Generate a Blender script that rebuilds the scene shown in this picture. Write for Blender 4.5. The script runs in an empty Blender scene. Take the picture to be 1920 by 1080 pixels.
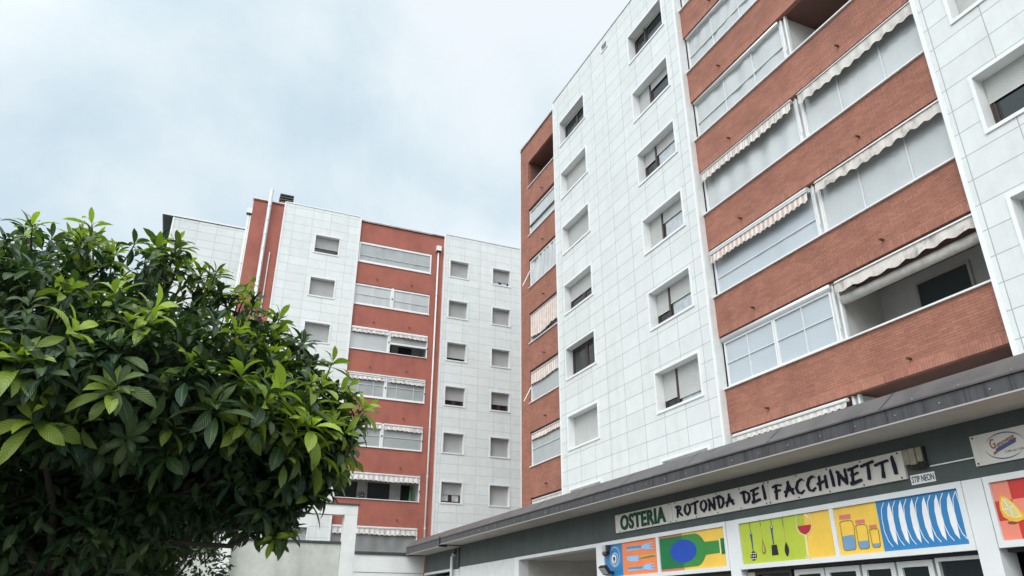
import bpy, bmesh, math, random
import numpy as np
from mathutils import Vector, Matrix

random.seed(7)
SC = bpy.context.scene
COL = SC.collection
R = math.radians

# ------------------------------------------------------------------ camera
cam_d = bpy.data.cameras.new('camera')
cam = bpy.data.objects.new('camera', cam_d)
COL.objects.link(cam)
cam_d.sensor_width = 36.0
cam_d.lens = 36.0 * 1374.03 / 1920.0
cam_d.clip_start = 0.05
cam_d.clip_end = 3000.0
CR = Vector((0.91761637, -0.39745721, 0.0028206))
CU = Vector((-0.16596971, -0.37670972, 0.91134178))
CF = Vector((0.36115682, 0.83673028, 0.41164086))
M = Matrix((CR, CU, -CF)).transposed().to_4x4()
M.translation = Vector((0, 0, 1.6))
cam.matrix_world = M
SC.camera = cam

# ------------------------------------------------------------------ sky, sun, exposure
SUN_DIR = Vector((-0.62, -0.50, 0.80)).normalized()      # towards the veiled sun, behind the camera's left shoulder
SUN_ELEV = math.asin(SUN_DIR.z)
SUN_AZ = math.atan2(SUN_DIR.x, SUN_DIR.y)

def nd(nt, t, **kw):
    n = nt.nodes.new(t)
    for k, v in kw.items():
        setattr(n, k, v)
    return n

def sock(nt, inp, v):
    if hasattr(v, 'is_linked') or hasattr(v, 'links'):
        nt.links.new(v, inp)
    else:
        inp.default_value = v

def math_n(nt, op, a, b=None, c=None, clamp=False):
    n = nd(nt, 'ShaderNodeMath', operation=op, use_clamp=clamp)
    sock(nt, n.inputs[0], a)
    if b is not None: sock(nt, n.inputs[1], b)
    if c is not None: sock(nt, n.inputs[2], c)
    return n.outputs[0]

def mix_c(nt, f, a, b, mode='MIX'):
    n = nd(nt, 'ShaderNodeMix', data_type='RGBA', blend_type=mode)
    sock(nt, n.inputs[0], f)
    sock(nt, n.inputs[6], a if not isinstance(a, tuple) else (*a[:3], 1))
    sock(nt, n.inputs[7], b if not isinstance(b, tuple) else (*b[:3], 1))
    return n.outputs[2]

def maprange(nt, v, a, b, c, d):
    n = nd(nt, 'ShaderNodeMapRange', interpolation_type='SMOOTHSTEP')
    sock(nt, n.inputs[0], v)
    for i, x in enumerate((a, b, c, d)): n.inputs[i + 1].default_value = x
    return n.outputs[0]

world = bpy.data.worlds.new('World')
SC.world = world
world.use_nodes = True
wt = world.node_tree
wt.nodes.clear()
w_out = nd(wt, 'ShaderNodeOutputWorld')
w_bg = nd(wt, 'ShaderNodeBackground')
w_bg.inputs[1].default_value = 0.1
wt.links.new(w_bg.outputs[0], w_out.inputs[0])
w_sky = nd(wt, 'ShaderNodeTexSky', sky_type='NISHITA')
w_sky.sun_disc = False
w_sky.sun_elevation = SUN_ELEV
w_sky.sun_rotation = SUN_AZ
w_tc = nd(wt, 'ShaderNodeTexCoord')
w_sep = nd(wt, 'ShaderNodeSeparateXYZ')
wt.links.new(w_tc.outputs['Generated'], w_sep.inputs[0])
# overcast deck seen in perspective: direction projected on a plane overhead
zz = math_n(wt, 'ADD', math_n(wt, 'MAXIMUM', w_sep.outputs[2], 0.0), 0.6)
w_cmb = nd(wt, 'ShaderNodeCombineXYZ')
wt.links.new(math_n(wt, 'DIVIDE', w_sep.outputs[0], zz), w_cmb.inputs[0])
wt.links.new(math_n(wt, 'DIVIDE', w_sep.outputs[1], zz), w_cmb.inputs[1])
w_cmb.inputs[2].default_value = 11.5
n1 = nd(wt, 'ShaderNodeTexNoise'); n1.inputs['Scale'].default_value = 3.4; n1.inputs['Detail'].default_value = 5; n1.inputs['Roughness'].default_value = 0.58
n1.inputs['Distortion'].default_value = 0.25
wt.links.new(w_cmb.outputs[0], n1.inputs['Vector'])
n2 = nd(wt, 'ShaderNodeTexNoise'); n2.inputs['Scale'].default_value = 1.7; n2.inputs['Detail'].default_value = 3
wt.links.new(w_cmb.outputs[0], n2.inputs['Vector'])
cl = maprange(wt, math_n(wt, 'ADD', math_n(wt, 'MULTIPLY', n1.outputs[0], 0.55), math_n(wt, 'MULTIPLY', n2.outputs[0], 0.45)), 0.36, 0.61, 0.0, 1.0)
ccol = mix_c(wt, cl, (6.35, 8.0, 8.95), (9.3, 10.0, 10.5))
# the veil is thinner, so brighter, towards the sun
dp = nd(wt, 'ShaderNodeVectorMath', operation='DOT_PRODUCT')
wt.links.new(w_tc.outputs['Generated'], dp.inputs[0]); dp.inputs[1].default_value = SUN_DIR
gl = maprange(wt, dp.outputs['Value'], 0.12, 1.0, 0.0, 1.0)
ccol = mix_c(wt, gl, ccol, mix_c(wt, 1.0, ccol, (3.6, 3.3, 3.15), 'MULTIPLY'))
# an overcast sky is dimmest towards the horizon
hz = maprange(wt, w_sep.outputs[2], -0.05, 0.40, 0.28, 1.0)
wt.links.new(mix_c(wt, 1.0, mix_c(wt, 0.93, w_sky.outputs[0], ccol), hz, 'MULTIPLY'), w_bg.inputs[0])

sun_d = bpy.data.lights.new('sun', 'SUN')
sun_d.energy = 1.2
sun_d.angle = R(25)
sun_d.color = (1.0, 0.98, 0.945)
sun = bpy.data.objects.new('sun', sun_d)
COL.objects.link(sun)
sun.rotation_euler = SUN_DIR.to_track_quat('Z', 'Y').to_euler()
sun.location = (-20, -10, 30)

SC.view_settings.view_transform = 'Standard'
SC.view_settings.look = 'None'
SC.view_settings.exposure = 0.0
SC.view_settings.gamma = 1.0
SC.cycles.max_bounces = 6
SC.cycles.diffuse_bounces = 4
SC.cycles.transparent_max_bounces = 8

# ------------------------------------------------------------------ materials
MATS = {}
def mat(name, col=(0.5, 0.5, 0.5), rough=0.6, metal=0.0, spec=0.5, dirt=0.0, dscale=1.5, bump=0.0, bscale=40.0, fn=None):
    m = bpy.data.materials.new(name)
    m.use_nodes = True
    nt = m.node_tree
    b = nt.nodes['Principled BSDF']
    b.inputs['Roughness'].default_value = rough
    b.inputs['Metallic'].default_value = metal
    b.inputs['Specular IOR Level'].default_value = spec
    c = (*col, 1)
    geo = nd(nt, 'ShaderNodeNewGeometry')
    pos = geo.outputs['Position']
    if fn:
        c = fn(nt, b, pos)
    if dirt > 0:
        n = nd(nt, 'ShaderNodeTexNoise'); n.inputs['Scale'].default_value = dscale; n.inputs['Detail'].default_value = 6; n.inputs['Roughness'].default_value = 0.65
        nt.links.new(pos, n.inputs['Vector'])
        f = maprange(nt, n.outputs[0], 0.3, 0.75, 1.0 + dirt * 0.35, 1.0 - dirt)
        c = mix_c(nt, 1.0, c, f, 'MULTIPLY')
    sock(nt, b.inputs['Base Color'], c)
    if bump > 0:
        n = nd(nt, 'ShaderNodeTexNoise'); n.inputs['Scale'].default_value = bscale; n.inputs['Detail'].default_value = 4
        nt.links.new(pos, n.inputs['Vector'])
        bp = nd(nt, 'ShaderNodeBump'); bp.inputs['Strength'].default_value = bump; bp.inputs['Distance'].default_value = 0.02
        nt.links.new(n.outputs[0], bp.inputs['Height'])
        if b.inputs['Normal'].is_linked:
            nt.links.new(b.inputs['Normal'].links[0].from_socket, bp.inputs['Normal'])
        nt.links.new(bp.outputs[0], b.inputs['Normal'])
    MATS[name] = m
    return m

def plane_uv(nt, pos, axis, ou, ov):
    """wall coordinates in metres: axis 0 -> (x, z), axis 1 -> (y, z)"""
    s = nd(nt, 'ShaderNodeSeparateXYZ'); nt.links.new(pos, s.inputs[0])
    c = nd(nt, 'ShaderNodeCombineXYZ')
    nt.links.new(math_n(nt, 'SUBTRACT', s.outputs[axis], ou), c.inputs[0])
    nt.links.new(math_n(nt, 'SUBTRACT', s.outputs[2], ov), c.inputs[1])
    return c.outputs[0], s

def tiles(axis, ou, ov, tw, th, base, line, mort=0.012):
    def f(nt, b, pos):
        v, s = plane_uv(nt, pos, axis, ou, ov)
        br = nd(nt, 'ShaderNodeTexBrick', offset=0.0, squash=1.0)
        nt.links.new(v, br.inputs['Vector'])
        br.inputs['Scale'].default_value = 1.0
        br.inputs['Brick Width'].default_value = tw
        br.inputs['Row Height'].default_value = th
        br.inputs['Mortar Size'].default_value = mort
        br.inputs['Mortar Smooth'].default_value = 0.0
        br.inputs['Color1'].default_value = (*[x * 1.02 for x in base], 1)
        br.inputs['Color2'].default_value = (*[x * 0.955 for x in base], 1)
        br.inputs['Mortar'].default_value = (*line, 1)
        # cloudy stone-like mottling and faint vertical rain marks
        n = nd(nt, 'ShaderNodeTexNoise'); n.inputs['Scale'].default_value = 2.2; n.inputs['Detail'].default_value = 7; n.inputs['Roughness'].default_value = 0.7
        nt.links.new(pos, n.inputs['Vector'])
        f1 = maprange(nt, n.outputs[0], 0.32, 0.72, 1.03, 0.955)
        mp = nd(nt, 'ShaderNodeMapping'); mp.inputs['Scale'].default_value = (3.0, 3.0, 0.12)
        nt.links.new(pos, mp.inputs[0])
        n3 = nd(nt, 'ShaderNodeTexNoise'); n3.inputs['Scale'].default_value = 1.0; n3.inputs['Detail'].default_value = 4
        nt.links.new(mp.outputs[0], n3.inputs['Vector'])
        f2 = maprange(nt, n3.outputs[0], 0.5, 0.8, 1.0, 0.93)
        bp = nd(nt, 'ShaderNodeBump'); bp.inputs['Strength'].default_value = 0.6; bp.inputs['Distance'].default_value = 0.01; bp.invert = True
        nt.links.new(br.outputs['Fac'], bp.inputs['Height'])
        nt.links.new(bp.outputs[0], b.inputs['Normal'])
        return mix_c(nt, 1.0, mix_c(nt, 1.0, br.outputs['Color'], f1, 'MULTIPLY'), f2, 'MULTIPLY')
    return f

def bricks(axis, c1, c2, mortar, bw=0.25, bh=0.068, soldier=False):
    def f(nt, b, pos):
        v, s = plane_uv(nt, pos, axis, 0.0, 0.0)
        if soldier:
            sw = nd(nt, 'ShaderNodeSeparateXYZ'); nt.links.new(v, sw.inputs[0])
            c = nd(nt, 'ShaderNodeCombineXYZ'); nt.links.new(sw.outputs[1], c.inputs[0]); nt.links.new(sw.outputs[0], c.inputs[1]); v = c.outputs[0]
        br = nd(nt, 'ShaderNodeTexBrick', offset=0.0 if soldier else 0.5)
        nt.links.new(v, br.inputs['Vector'])
        br.inputs['Scale'].default_value = 1.0
        br.inputs['Brick Width'].default_value = bw
        br.inputs['Row Height'].default_value = bh
        br.inputs['Mortar Size'].default_value = 0.006
        br.inputs['Mortar Smooth'].default_value = 0.2
        br.inputs['Bias'].default_value = -0.1
        br.inputs['Color1'].default_value = (*c1, 1); br.inputs['Color2'].default_value = (*c2, 1); br.inputs['Mortar'].default_value = (*mortar, 1)
        n = nd(nt, 'ShaderNodeTexNoise'); n.inputs['Scale'].default_value = 1.1; n.inputs['Detail'].default_value = 7; n.inputs['Roughness'].default_value = 0.7
        nt.links.new(pos, n.inputs['Vector'])
        f1 = maprange(nt, n.outputs[0], 0.3, 0.72, 1.12, 0.82)
        n4 = nd(nt, 'ShaderNodeTexNoise'); n4.inputs['Scale'].default_value = 9.0; n4.inputs['Detail'].default_value = 3
        nt.links.new(pos, n4.inputs['Vector'])
        bloom = maprange(nt, n4.outputs[0], 0.66, 0.8, 0.0, 0.25)      # lime bloom in specks
        bp = nd(nt, 'ShaderNodeBump'); bp.inputs['Strength'].default_value = 0.8; bp.inputs['Distance'].default_value = 0.01; bp.invert = True
        nt.links.new(br.outputs['Fac'], bp.inputs['Height']); nt.links.new(bp.outputs[0], b.inputs['Normal'])
        return mix_c(nt, bloom, mix_c(nt, 1.0, br.outputs['Color'], f1, 'MULTIPLY'), (0.5, 0.42, 0.38))
    return f

def streaks(base, dark, lo=0.48, hi=0.75, sx=6.0, sz=0.35):
    def f(nt, b, pos):
        mp = nd(nt, 'ShaderNodeMapping'); mp.inputs['Scale'].default_value = (sx, sx, sz)
        nt.links.new(pos, mp.inputs[0])
        n = nd(nt, 'ShaderNodeTexNoise'); n.inputs['Scale'].default_value = 1.0; n.inputs['Detail'].default_value = 6; n.inputs['Roughness'].default_value = 0.7
        nt.links.new(mp.outputs[0], n.inputs['Vector'])
        return mix_c(nt, maprange(nt, n.outputs[0], lo, hi, 0.0, 1.0), base, dark)
    return f

def stripes(axis, a, bcol, period, duty=0.5, dirtc=None):
    def f(nt, b, pos):
        s = nd(nt, 'ShaderNodeSeparateXYZ'); nt.links.new(pos, s.inputs[0])
        fr = math_n(nt, 'FRACT', math_n(nt, 'DIVIDE', s.outputs[axis], period))
        return mix_c(nt, math_n(nt, 'LESS_THAN', fr, duty), a, bcol)
    return f

WHITE = (0.72, 0.74, 0.735)
mat('white_tile', fn=tiles(1, 17.61, 10.67, 1.1735, 0.592, (0.63, 0.655, 0.645), (0.34, 0.36, 0.355), mort=0.0105), rough=0.5)
mat('far_tile', fn=tiles(0, 0.1, 25.87, 1.17, 0.5775, (0.58, 0.605, 0.60), (0.42, 0.44, 0.435), mort=0.016), rough=0.5)
mat('grey_tile', fn=tiles(0, 3.42, 25.87, 1.17, 0.5775, (0.675, 0.71, 0.70), (0.5, 0.525, 0.515), mort=0.013), rough=0.5)
mat('white_trim', WHITE, rough=0.4, dirt=0.06)
mat('white_paint', (0.66, 0.675, 0.665), rough=0.45, dirt=0.1, dscale=3)
mat('brick', fn=bricks(1, (0.34, 0.14, 0.092), (0.265, 0.104, 0.068), (0.22, 0.10, 0.07)), rough=0.8)
mat('brick_soldier', fn=bricks(1, (0.38, 0.16, 0.108), (0.30, 0.12, 0.08), (0.27, 0.13, 0.095), soldier=True), rough=0.8)
mat('red_stucco', fn=streaks((0.36, 0.118, 0.085), (0.30, 0.098, 0.075), 0.45, 0.75, 1.6, 0.35), rough=0.85, dirt=0.16, dscale=0.9, bump=0.2, bscale=60)
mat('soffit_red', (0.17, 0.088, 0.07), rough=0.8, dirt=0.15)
mat('soffit_white', (0.6, 0.6, 0.57), rough=0.8, dirt=0.1)
mat('loggia_wall', (0.58, 0.6, 0.57), rough=0.85, dirt=0.12)
mat('frame_brown', (0.035, 0.02, 0.018), rough=0.4)
mat('glass_dark', (0.012, 0.016, 0.016), rough=0.04, spec=0.5)
mat('glass_curtain_sky', (0.42, 0.47, 0.49), rough=0.12, spec=0.8, dirt=0.25, dscale=5)  # pale for curtains, and for sky reflection painted into the pane colour
mat('shutter', (0.48, 0.495, 0.475), rough=0.55, dirt=0.08)
mat('shutter_grey', (0.40, 0.41, 0.40), rough=0.6, dirt=0.08)
mat('shutter_dark', (0.03, 0.05, 0.055), rough=0.5)
mat('alu', (0.66, 0.68, 0.68), rough=0.35, metal=0.3, dirt=0.06)
mat('dark_rubber', (0.02, 0.02, 0.02), rough=0.6)
mat('canvas_dirty', fn=streaks((0.56, 0.525, 0.48), (0.27, 0.245, 0.22), 0.47, 0.7, 3.0, 1.5), rough=0.9)
mat('canvas_cream', (0.56, 0.54, 0.50), rough=0.9, dirt=0.25, dscale=4)
mat('canvas_pink', fn=stripes(1, (0.66, 0.615, 0.57), (0.53, 0.40, 0.34), 0.2, 0.42), rough=0.9, dirt=0.2, dscale=4)
mat('canvas_grey', fn=stripes(1, (0.62, 0.595, 0.56), (0.5, 0.42, 0.37), 0.12, 0.35), rough=0.9, dirt=0.25, dscale=3)
mat('canvas_left', fn=stripes(0, (0.68, 0.66, 0.63), (0.58, 0.53, 0.50), 0.3, 0.3), rough=0.9, dirt=0.28, dscale=3)
mat('pvc_sheet', (0.46, 0.485, 0.485), rough=0.16, spec=0.6, dirt=0.1, dscale=0.8, bump=0.25, bscale=2.5)
mat('pvc_grey', (0.36, 0.385, 0.385), rough=0.22, spec=0.5, dirt=0.15, dscale=0.8, bump=0.2, bscale=2.5)
mat('pvc_dark', (0.24, 0.255, 0.25), rough=0.22, spec=0.5, dirt=0.15, dscale=0.8, bump=0.2, bscale=2.5)
mat('pvc_blue', (0.43, 0.475, 0.51), rough=0.12, spec=0.6, dirt=0.06, dscale=0.8)
mat('sheet_seam', (0.62, 0.65, 0.66), rough=0.3)
mat('spout_metal', (0.09, 0.04, 0.03), rough=0.6)
mat('canopy_flashing', fn=streaks((0.10, 0.092, 0.09), (0.072, 0.067, 0.066), 0.45, 0.7, 1.5, 1.5), rough=0.42, metal=0.2, spec=0.5, dirt=0.12)
mat("canopy_fascia", fn=streaks((0.074, 0.073, 0.076), (0.036, 0.036, 0.039), 0.42, 0.68, 7.0, 0.5), rough=0.45, metal=0.2)
mat('canopy_edge', (0.42, 0.4, 0.37), rough=0.4, metal=0.4)
mat('canopy_soffit', (0.56, 0.52, 0.46), rough=0.8, dirt=0.15, dscale=0.9)
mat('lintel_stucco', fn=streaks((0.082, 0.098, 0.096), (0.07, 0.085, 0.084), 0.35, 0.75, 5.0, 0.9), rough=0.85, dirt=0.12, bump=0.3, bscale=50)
mat('sign_board', fn=streaks((0.66, 0.64, 0.58), (0.52, 0.49, 0.43), 0.5, 0.8, 4.0, 0.6), rough=0.45)
mat('letter_green', (0.004, 0.065, 0.036), rough=0.6, spec=0.3)
mat('letter_navy', (0.005, 0.005, 0.024), rough=0.6, spec=0.3)
mat('letter_black', (0.02, 0.02, 0.02), rough=0.5)
mat('plaster_white', (0.7, 0.72, 0.7), rough=0.85, dirt=0.1, dscale=1.2)
mat('plaster_green', fn=streaks((0.50, 0.515, 0.465), (0.41, 0.425, 0.38), 0.4, 0.75, 1.5, 0.6), rough=0.9, dirt=0.15, bump=0.3, bscale=25)
mat('coping_dark', (0.045, 0.045, 0.05), rough=0.5, dirt=0.2)
mat('porch_plaster', (0.52, 0.49, 0.43), rough=0.85, dirt=0.1)
mat('porch_back', (0.6, 0.58, 0.53), rough=0.85, dirt=0.15)
mat('galvanised', (0.6, 0.63, 0.64), rough=0.35, metal=0.6, dirt=0.1, dscale=6)
mat('chimney_cap', (0.07, 0.065, 0.06), rough=0.6)
mat('roof_gravel', (0.3, 0.3, 0.29), rough=0.95, dirt=0.2, bump=0.5, bscale=30)
mat('paving', (0.13, 0.128, 0.12), rough=0.9, dirt=0.2, dscale=0.7, bump=0.3, bscale=15)
mat('box_cream', (0.30, 0.27, 0.21), rough=0.5, dirt=0.3, dscale=9)
mat('bark', (0.04, 0.032, 0.026), rough=0.95, dirt=0.3, dscale=12, bump=0.7, bscale=30)
mat('lamp_brown', (0.12, 0.05, 0.035), rough=0.5)
for n_, c_ in dict(art_blue=(0.03, 0.21, 0.47), art_lightblue=(0.26, 0.55, 0.88), art_midblue=(0.06, 0.27, 0.5), art_orange=(0.85, 0.23, 0.075), art_yellow=(0.86, 0.55, 0.075),
        art_coral=(0.62, 0.16, 0.08), art_green=(0.035, 0.24, 0.045), art_darkgreen=(0.0, 0.16, 0.045), art_royal=(0.006, 0.06, 0.42), art_lime=(0.45, 0.55, 0.045),
        art_wine=(0.45, 0.015, 0.045), art_white=(0.84, 0.84, 0.84), art_cream=(0.83, 0.72, 0.35), art_black=(0.015, 0.012, 0.02), art_navy=(0.05, 0.075, 0.2), art_olive=(0.22, 0.2, 0.03),
        art_rose=(0.68, 0.18, 0.17), art_slate=(0.17, 0.32, 0.52), art_salmon=(0.80, 0.25, 0.17), art_red=(0.56, 0.035, 0.028), art_lemon=(0.85, 0.46, 0.035), art_flesh=(0.7, 0.6, 0.22),
        art_grey=(0.3, 0.3, 0.3), art_tan=(0.55, 0.42, 0.13), art_brown=(0.3, 0.07, 0.05), art_shadow=(0.25, 0.06, 0.04)).items():
    mat(n_, c_, rough=0.32, dirt=0.1, dscale=2.2)

# ------------------------------------------------------------------ mesh helpers
class MB:
    """collects faces with materials and links them as ONE mesh object"""
    def __init__(self): self.v = []; self.f = []; self.m = []; self.names = []
    def mi(self, name):
        if name not in self.names: self.names.append(name)
        return self.names.index(name)
    def add(self, vs, fs, m):
        o = len(self.v); k = self.mi(m)
        self.v += [tuple(p) for p in vs]
        self.f += [tuple(i + o for i in f) for f in fs]; self.m += [k] * len(fs)
        return self
    def quad(self, a, b, c, d, m): return self.add([a, b, c, d], [(0, 1, 2, 3)], m)
    def box(self, fr, u0, u1, v0, v1, w0, w1, m):
        p = [fr(u, v, w) for u in (u0, u1) for v in (v0, v1) for w in (w0, w1)]
        return self.add(p, [(0, 1, 3, 2), (4, 6, 7, 5), (0, 4, 5, 1), (2, 3, 7, 6), (0, 2, 6, 4), (1, 5, 7, 3)], m)
    def prism(self, fr, pts, w0, w1, m):
        n = len(pts)
        p = [fr(a, b, w0) for a, b in pts] + [fr(a, b, w1) for a, b in pts]
        return self.add(p, [tuple(range(n)), tuple(range(2 * n - 1, n - 1, -1))] + [(i, (i + 1) % n, n + (i + 1) % n, n + i) for i in range(n)], m)
    def ring(self, fr, u0, u1, v0, v1, b, w0, w1, m, bv=None):
        bv = b if bv is None else bv
        o = [(u0, v0), (u1, v0), (u1, v1), (u0, v1)]; i = [(u0 + b, v0 + bv), (u1 - b, v0 + bv), (u1 - b, v1 - bv), (u0 + b, v1 - bv)]
        p = [fr(*q, w) for w in (w0, w1) for q in o + i]
        fs = []
        for k in range(4):
            j = (k + 1) % 4
            fs += [(k, j, 4 + j, 4 + k), (8 + k, 8 + j, 12 + j, 12 + k), (k, j, 8 + j, 8 + k), (4 + k, 4 + j, 12 + j, 12 + k)]
        return self.add(p, fs, m)
    def tube(self, pts, rad, m, n=8, cap=True):
        pts = [Vector(p) for p in pts]; vs = []; fs = []
        if not hasattr(rad, '__len__'): rad = [rad] * len(pts)
        for i, p in enumerate(pts):
            d = (pts[min(i + 1, len(pts) - 1)] - pts[max(i - 1, 0)]).normalized()
            a = d.cross(Vector((0, 0, 1))) if abs(d.z) < 0.9 else d.cross(Vector((1, 0, 0)))
            a.normalize(); b = d.cross(a)
            for k in range(n):
                t = 2 * math.pi * k / n
                vs.append(p + (a * math.cos(t) + b * math.sin(t)) * rad[i])
        for i in range(len(pts) - 1):
            for k in range(n):
                fs.append((i * n + k, i * n + (k + 1) % n, (i + 1) * n + (k + 1) % n, (i + 1) * n + k))
        if cap: fs += [tuple(range(n)), tuple(range((len(pts) - 1) * n, len(pts) * n))]
        return self.add(vs, fs, m)
    def grid(self, fr, us, vs, holes, w, m):
        """a wall sheet with rectangular openings"""
        U = sorted(set([*us] + [x for h in holes for x in h[:2] if us[0] < x < us[-1]])); V = sorted(set([*vs] + [x for h in holes for x in h[2:4] if vs[0] < x < vs[-1]]))
        for a, b in zip(U, U[1:]):
            run = None
            for c, d in zip(V, V[1:]):
                mu, mv = (a + b) / 2, (c + d) / 2
                if any(h[0] < mu < h[1] and h[2] < mv < h[3] for h in holes): continue
                self.quad(fr(a, c, w), fr(b, c, w), fr(b, d, w), fr(a, d, w), m)
        return self
    def build(self, name, top=None, parent=None, smooth=False, loc=None):
        base = top.location if top is not None else (Vector(loc) if loc is not None else Vector((0, 0, 0)))
        me = bpy.data.meshes.new(name)
        me.from_pydata([(p[0] - base.x, p[1] - base.y, p[2] - base.z) for p in self.v], [], self.f)
        for n in self.names: me.materials.append(MATS[n])
        me.polygons.foreach_set('material_index', self.m)
        bm = bmesh.new(); bm.from_mesh(me); bmesh.ops.recalc_face_normals(bm, faces=bm.faces); bm.to_mesh(me); bm.free()
        if smooth: me.polygons.foreach_set('use_smooth', [True] * len(me.polygons))
        me.update()
        o = bpy.data.objects.new(name, me); COL.objects.link(o)
        if parent is not None: o.parent = parent
        elif top is not None: o.parent = top
        else: o.location = base
        return o

def tag(o, label=None, cat=None, group=None, kind=None):
    if label: o['label'] = label
    if cat: o['category'] = cat
    if group: o['group'] = group
    if kind: o['kind'] = kind
    return o

def thing(name, label, cat, loc, group=None):
    o = bpy.data.objects.new(name, None); COL.objects.link(o); o.location = loc
    o.empty_display_size = 0.3
    return tag(o, label, cat, group)

XR, YL, XS = 14.15, 43.35, 10.0
FR = lambda u, v, w: (XR - w, u, v)            # right block's front: u = y, v = height, w = out of the wall
FL = lambda u, v, w: (u, YL - w, v)            # left block's front: u = x
FS = lambda u, v, w: (XS - w, u, v)            # shop front: u = y
FG = lambda u, v, w: (u, v, w)

# ------------------------------------------------------------------ ground
g = MB(); g.quad((-900, -900, 0), (900, -900, 0), (900, 1500, 0), (-900, 1500, 0), 'paving')
tag(g.build('ground'), kind='structure')

# ------------------------------------------------------------------ windows, awnings, loggia enclosures
def slats(mb, fr, u0, u1, v0, v1, w, m, pitch=0.055, dep=0.012):
    n = max(1, int((v1 - v0) / pitch)); h = (v1 - v0) / n
    for i in range(n):
        a = v0 + i * h
        mb.quad(fr(u0, a, w), fr(u1, a, w), fr(u1, a + h * 0.75, w + dep), fr(u0, a + h * 0.75, w + dep), m)
        mb.quad(fr(u0, a + h * 0.75, w + dep), fr(u1, a + h * 0.75, w + dep), fr(u1, a + h, w), fr(u0, a + h, w), m)

def window(top, fr, u0, u1, v0, v1, leaves, flip=False, depth=0.34, b=0.085, shut='shutter', one=False):
    """leaves: list of (share of width, share of height closed by the shutter, pane material); first leaf at image left"""
    w = MB().ring(fr, u0, u1, v0, v1, b, -depth, 0.035, 'white_trim').build('window', top)
    iu0, iu1, iv0, iv1 = u0 + b, u1 - b, v0 + b, v1 - b
    wp = -depth + 0.03
    tot = sum(l[0] for l in leaves); W = iu1 - iu0
    x = 0.0
    sash = MB()
    sash.ring(fr, iu0, iu1, iv0, iv1, 0.05, wp - 0.05, wp + 0.012, 'frame_brown')
    for k, (sh, cl, pm) in enumerate(leaves):
        a = x / tot; x += sh; e = x / tot
        if flip: ua, ub = iu1 - e * W, iu1 - a * W
        else: ua, ub = iu0 + a * W, iu0 + e * W
        if k: 
            um = ub if flip else ua
            sash.box(fr, um - 0.05, um + 0.05, iv0 + 0.05, iv1 - 0.05, wp - 0.048, wp + (0.01 if one else 0.04), 'frame_brown')
        sash.ring(fr, ua + 0.052, ub - 0.052, iv0 + 0.052, iv1 - 0.052, 0.065, wp - 0.046, wp + 0.004, 'frame_brown')
        MB().box(fr, ua + 0.1, ub - 0.1, iv0 + 0.1, iv1 - 0.1, wp - 0.04, wp - 0.02, pm).build('pane', top, w)
        if one and k == 0 and cl > 0: ua, ub = iu0, iu1
        if cl > 0 and not (one and k):
            s = MB(); vb = iv1 - cl * (iv1 - iv0)
            ea = 0.006 if k == 0 else 0.055; eb = 0.006 if one or k == len(leaves) - 1 else 0.055
            if flip: ea, eb = eb, ea
            slats(s, fr, ua + ea, ub - eb, vb + 0.03, iv1 - 0.003, wp + 0.014, shut)
            s.box(fr, ua + ea, ub - eb, vb, vb + 0.035, wp + 0.012, wp + 0.03, shut)
            s.build('shutter', top, w)
    sash.build('sash', top, w)
    return w

def valance(mb, fr, u0, u1, vt, drop, w, m, period=0.3, ph=0.0, lip=0.06):
    n = max(8, int((u1 - u0) / 0.03))
    rows = 3
    L = u1 - u0
    P = []
    for i in range(n + 1):
        u = u0 + L * i / n
        sc = abs(math.sin(math.pi * (u - u0) / period + ph))
        wav = math.sin(2 * math.pi * (u - u0) / period + ph * 2) * 0.022 + 0.012 * math.sin(u * 13.7)
        dr = drop * (1 + 0.05 * math.sin(u * 2.3 + ph)) 
        col = []
        for r in range(rows + 1):
            t = r / rows
            vv = vt - t * (dr - lip) - (lip * sc if r == rows else 0)
            col.append(fr(u, vv, w + wav * t + 0.03 * t))
        P.append(col)
    vs = [p for c in P for p in c]
    k = rows + 1
    fs = [(i * k + r, (i + 1) * k + r, (i + 1) * k + r + 1, i * k + r + 1) for i in range(n) for r in range(rows)]
    mb.add(vs, fs, m)

def awning(top, fr, u0, u1, vt, drop, w, m, period=0.3, cassette=0.11, arm=None, cm='alu'):
    a = MB(); valance(a, fr, u0 + 0.02, u1 - 0.02, vt - cassette * 0.9, drop, w + 0.05, m, period, ph=u0)
    o = a.build('awning', top, smooth=True)
    c = MB(); r = cassette / 2
    uu = [u0 + 0.01, u1 - 0.01]
    c.tube([fr(u, vt - r, w) for u in uu], r, cm, 12)
    c.box(fr, u0 + 0.01, u1 - 0.01, vt - r * 2.0, vt - r * 1.7, w + 0.02, w + 0.085, cm)
    c.build('roller', top, o, smooth=False)
    if arm:
        MB().tube([fr(arm[0], arm[1], w), fr(arm[0] + arm[4], arm[2], w + arm[3])], 0.02, 'white_trim', 6).build('arm', top, o)
    return o

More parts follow.
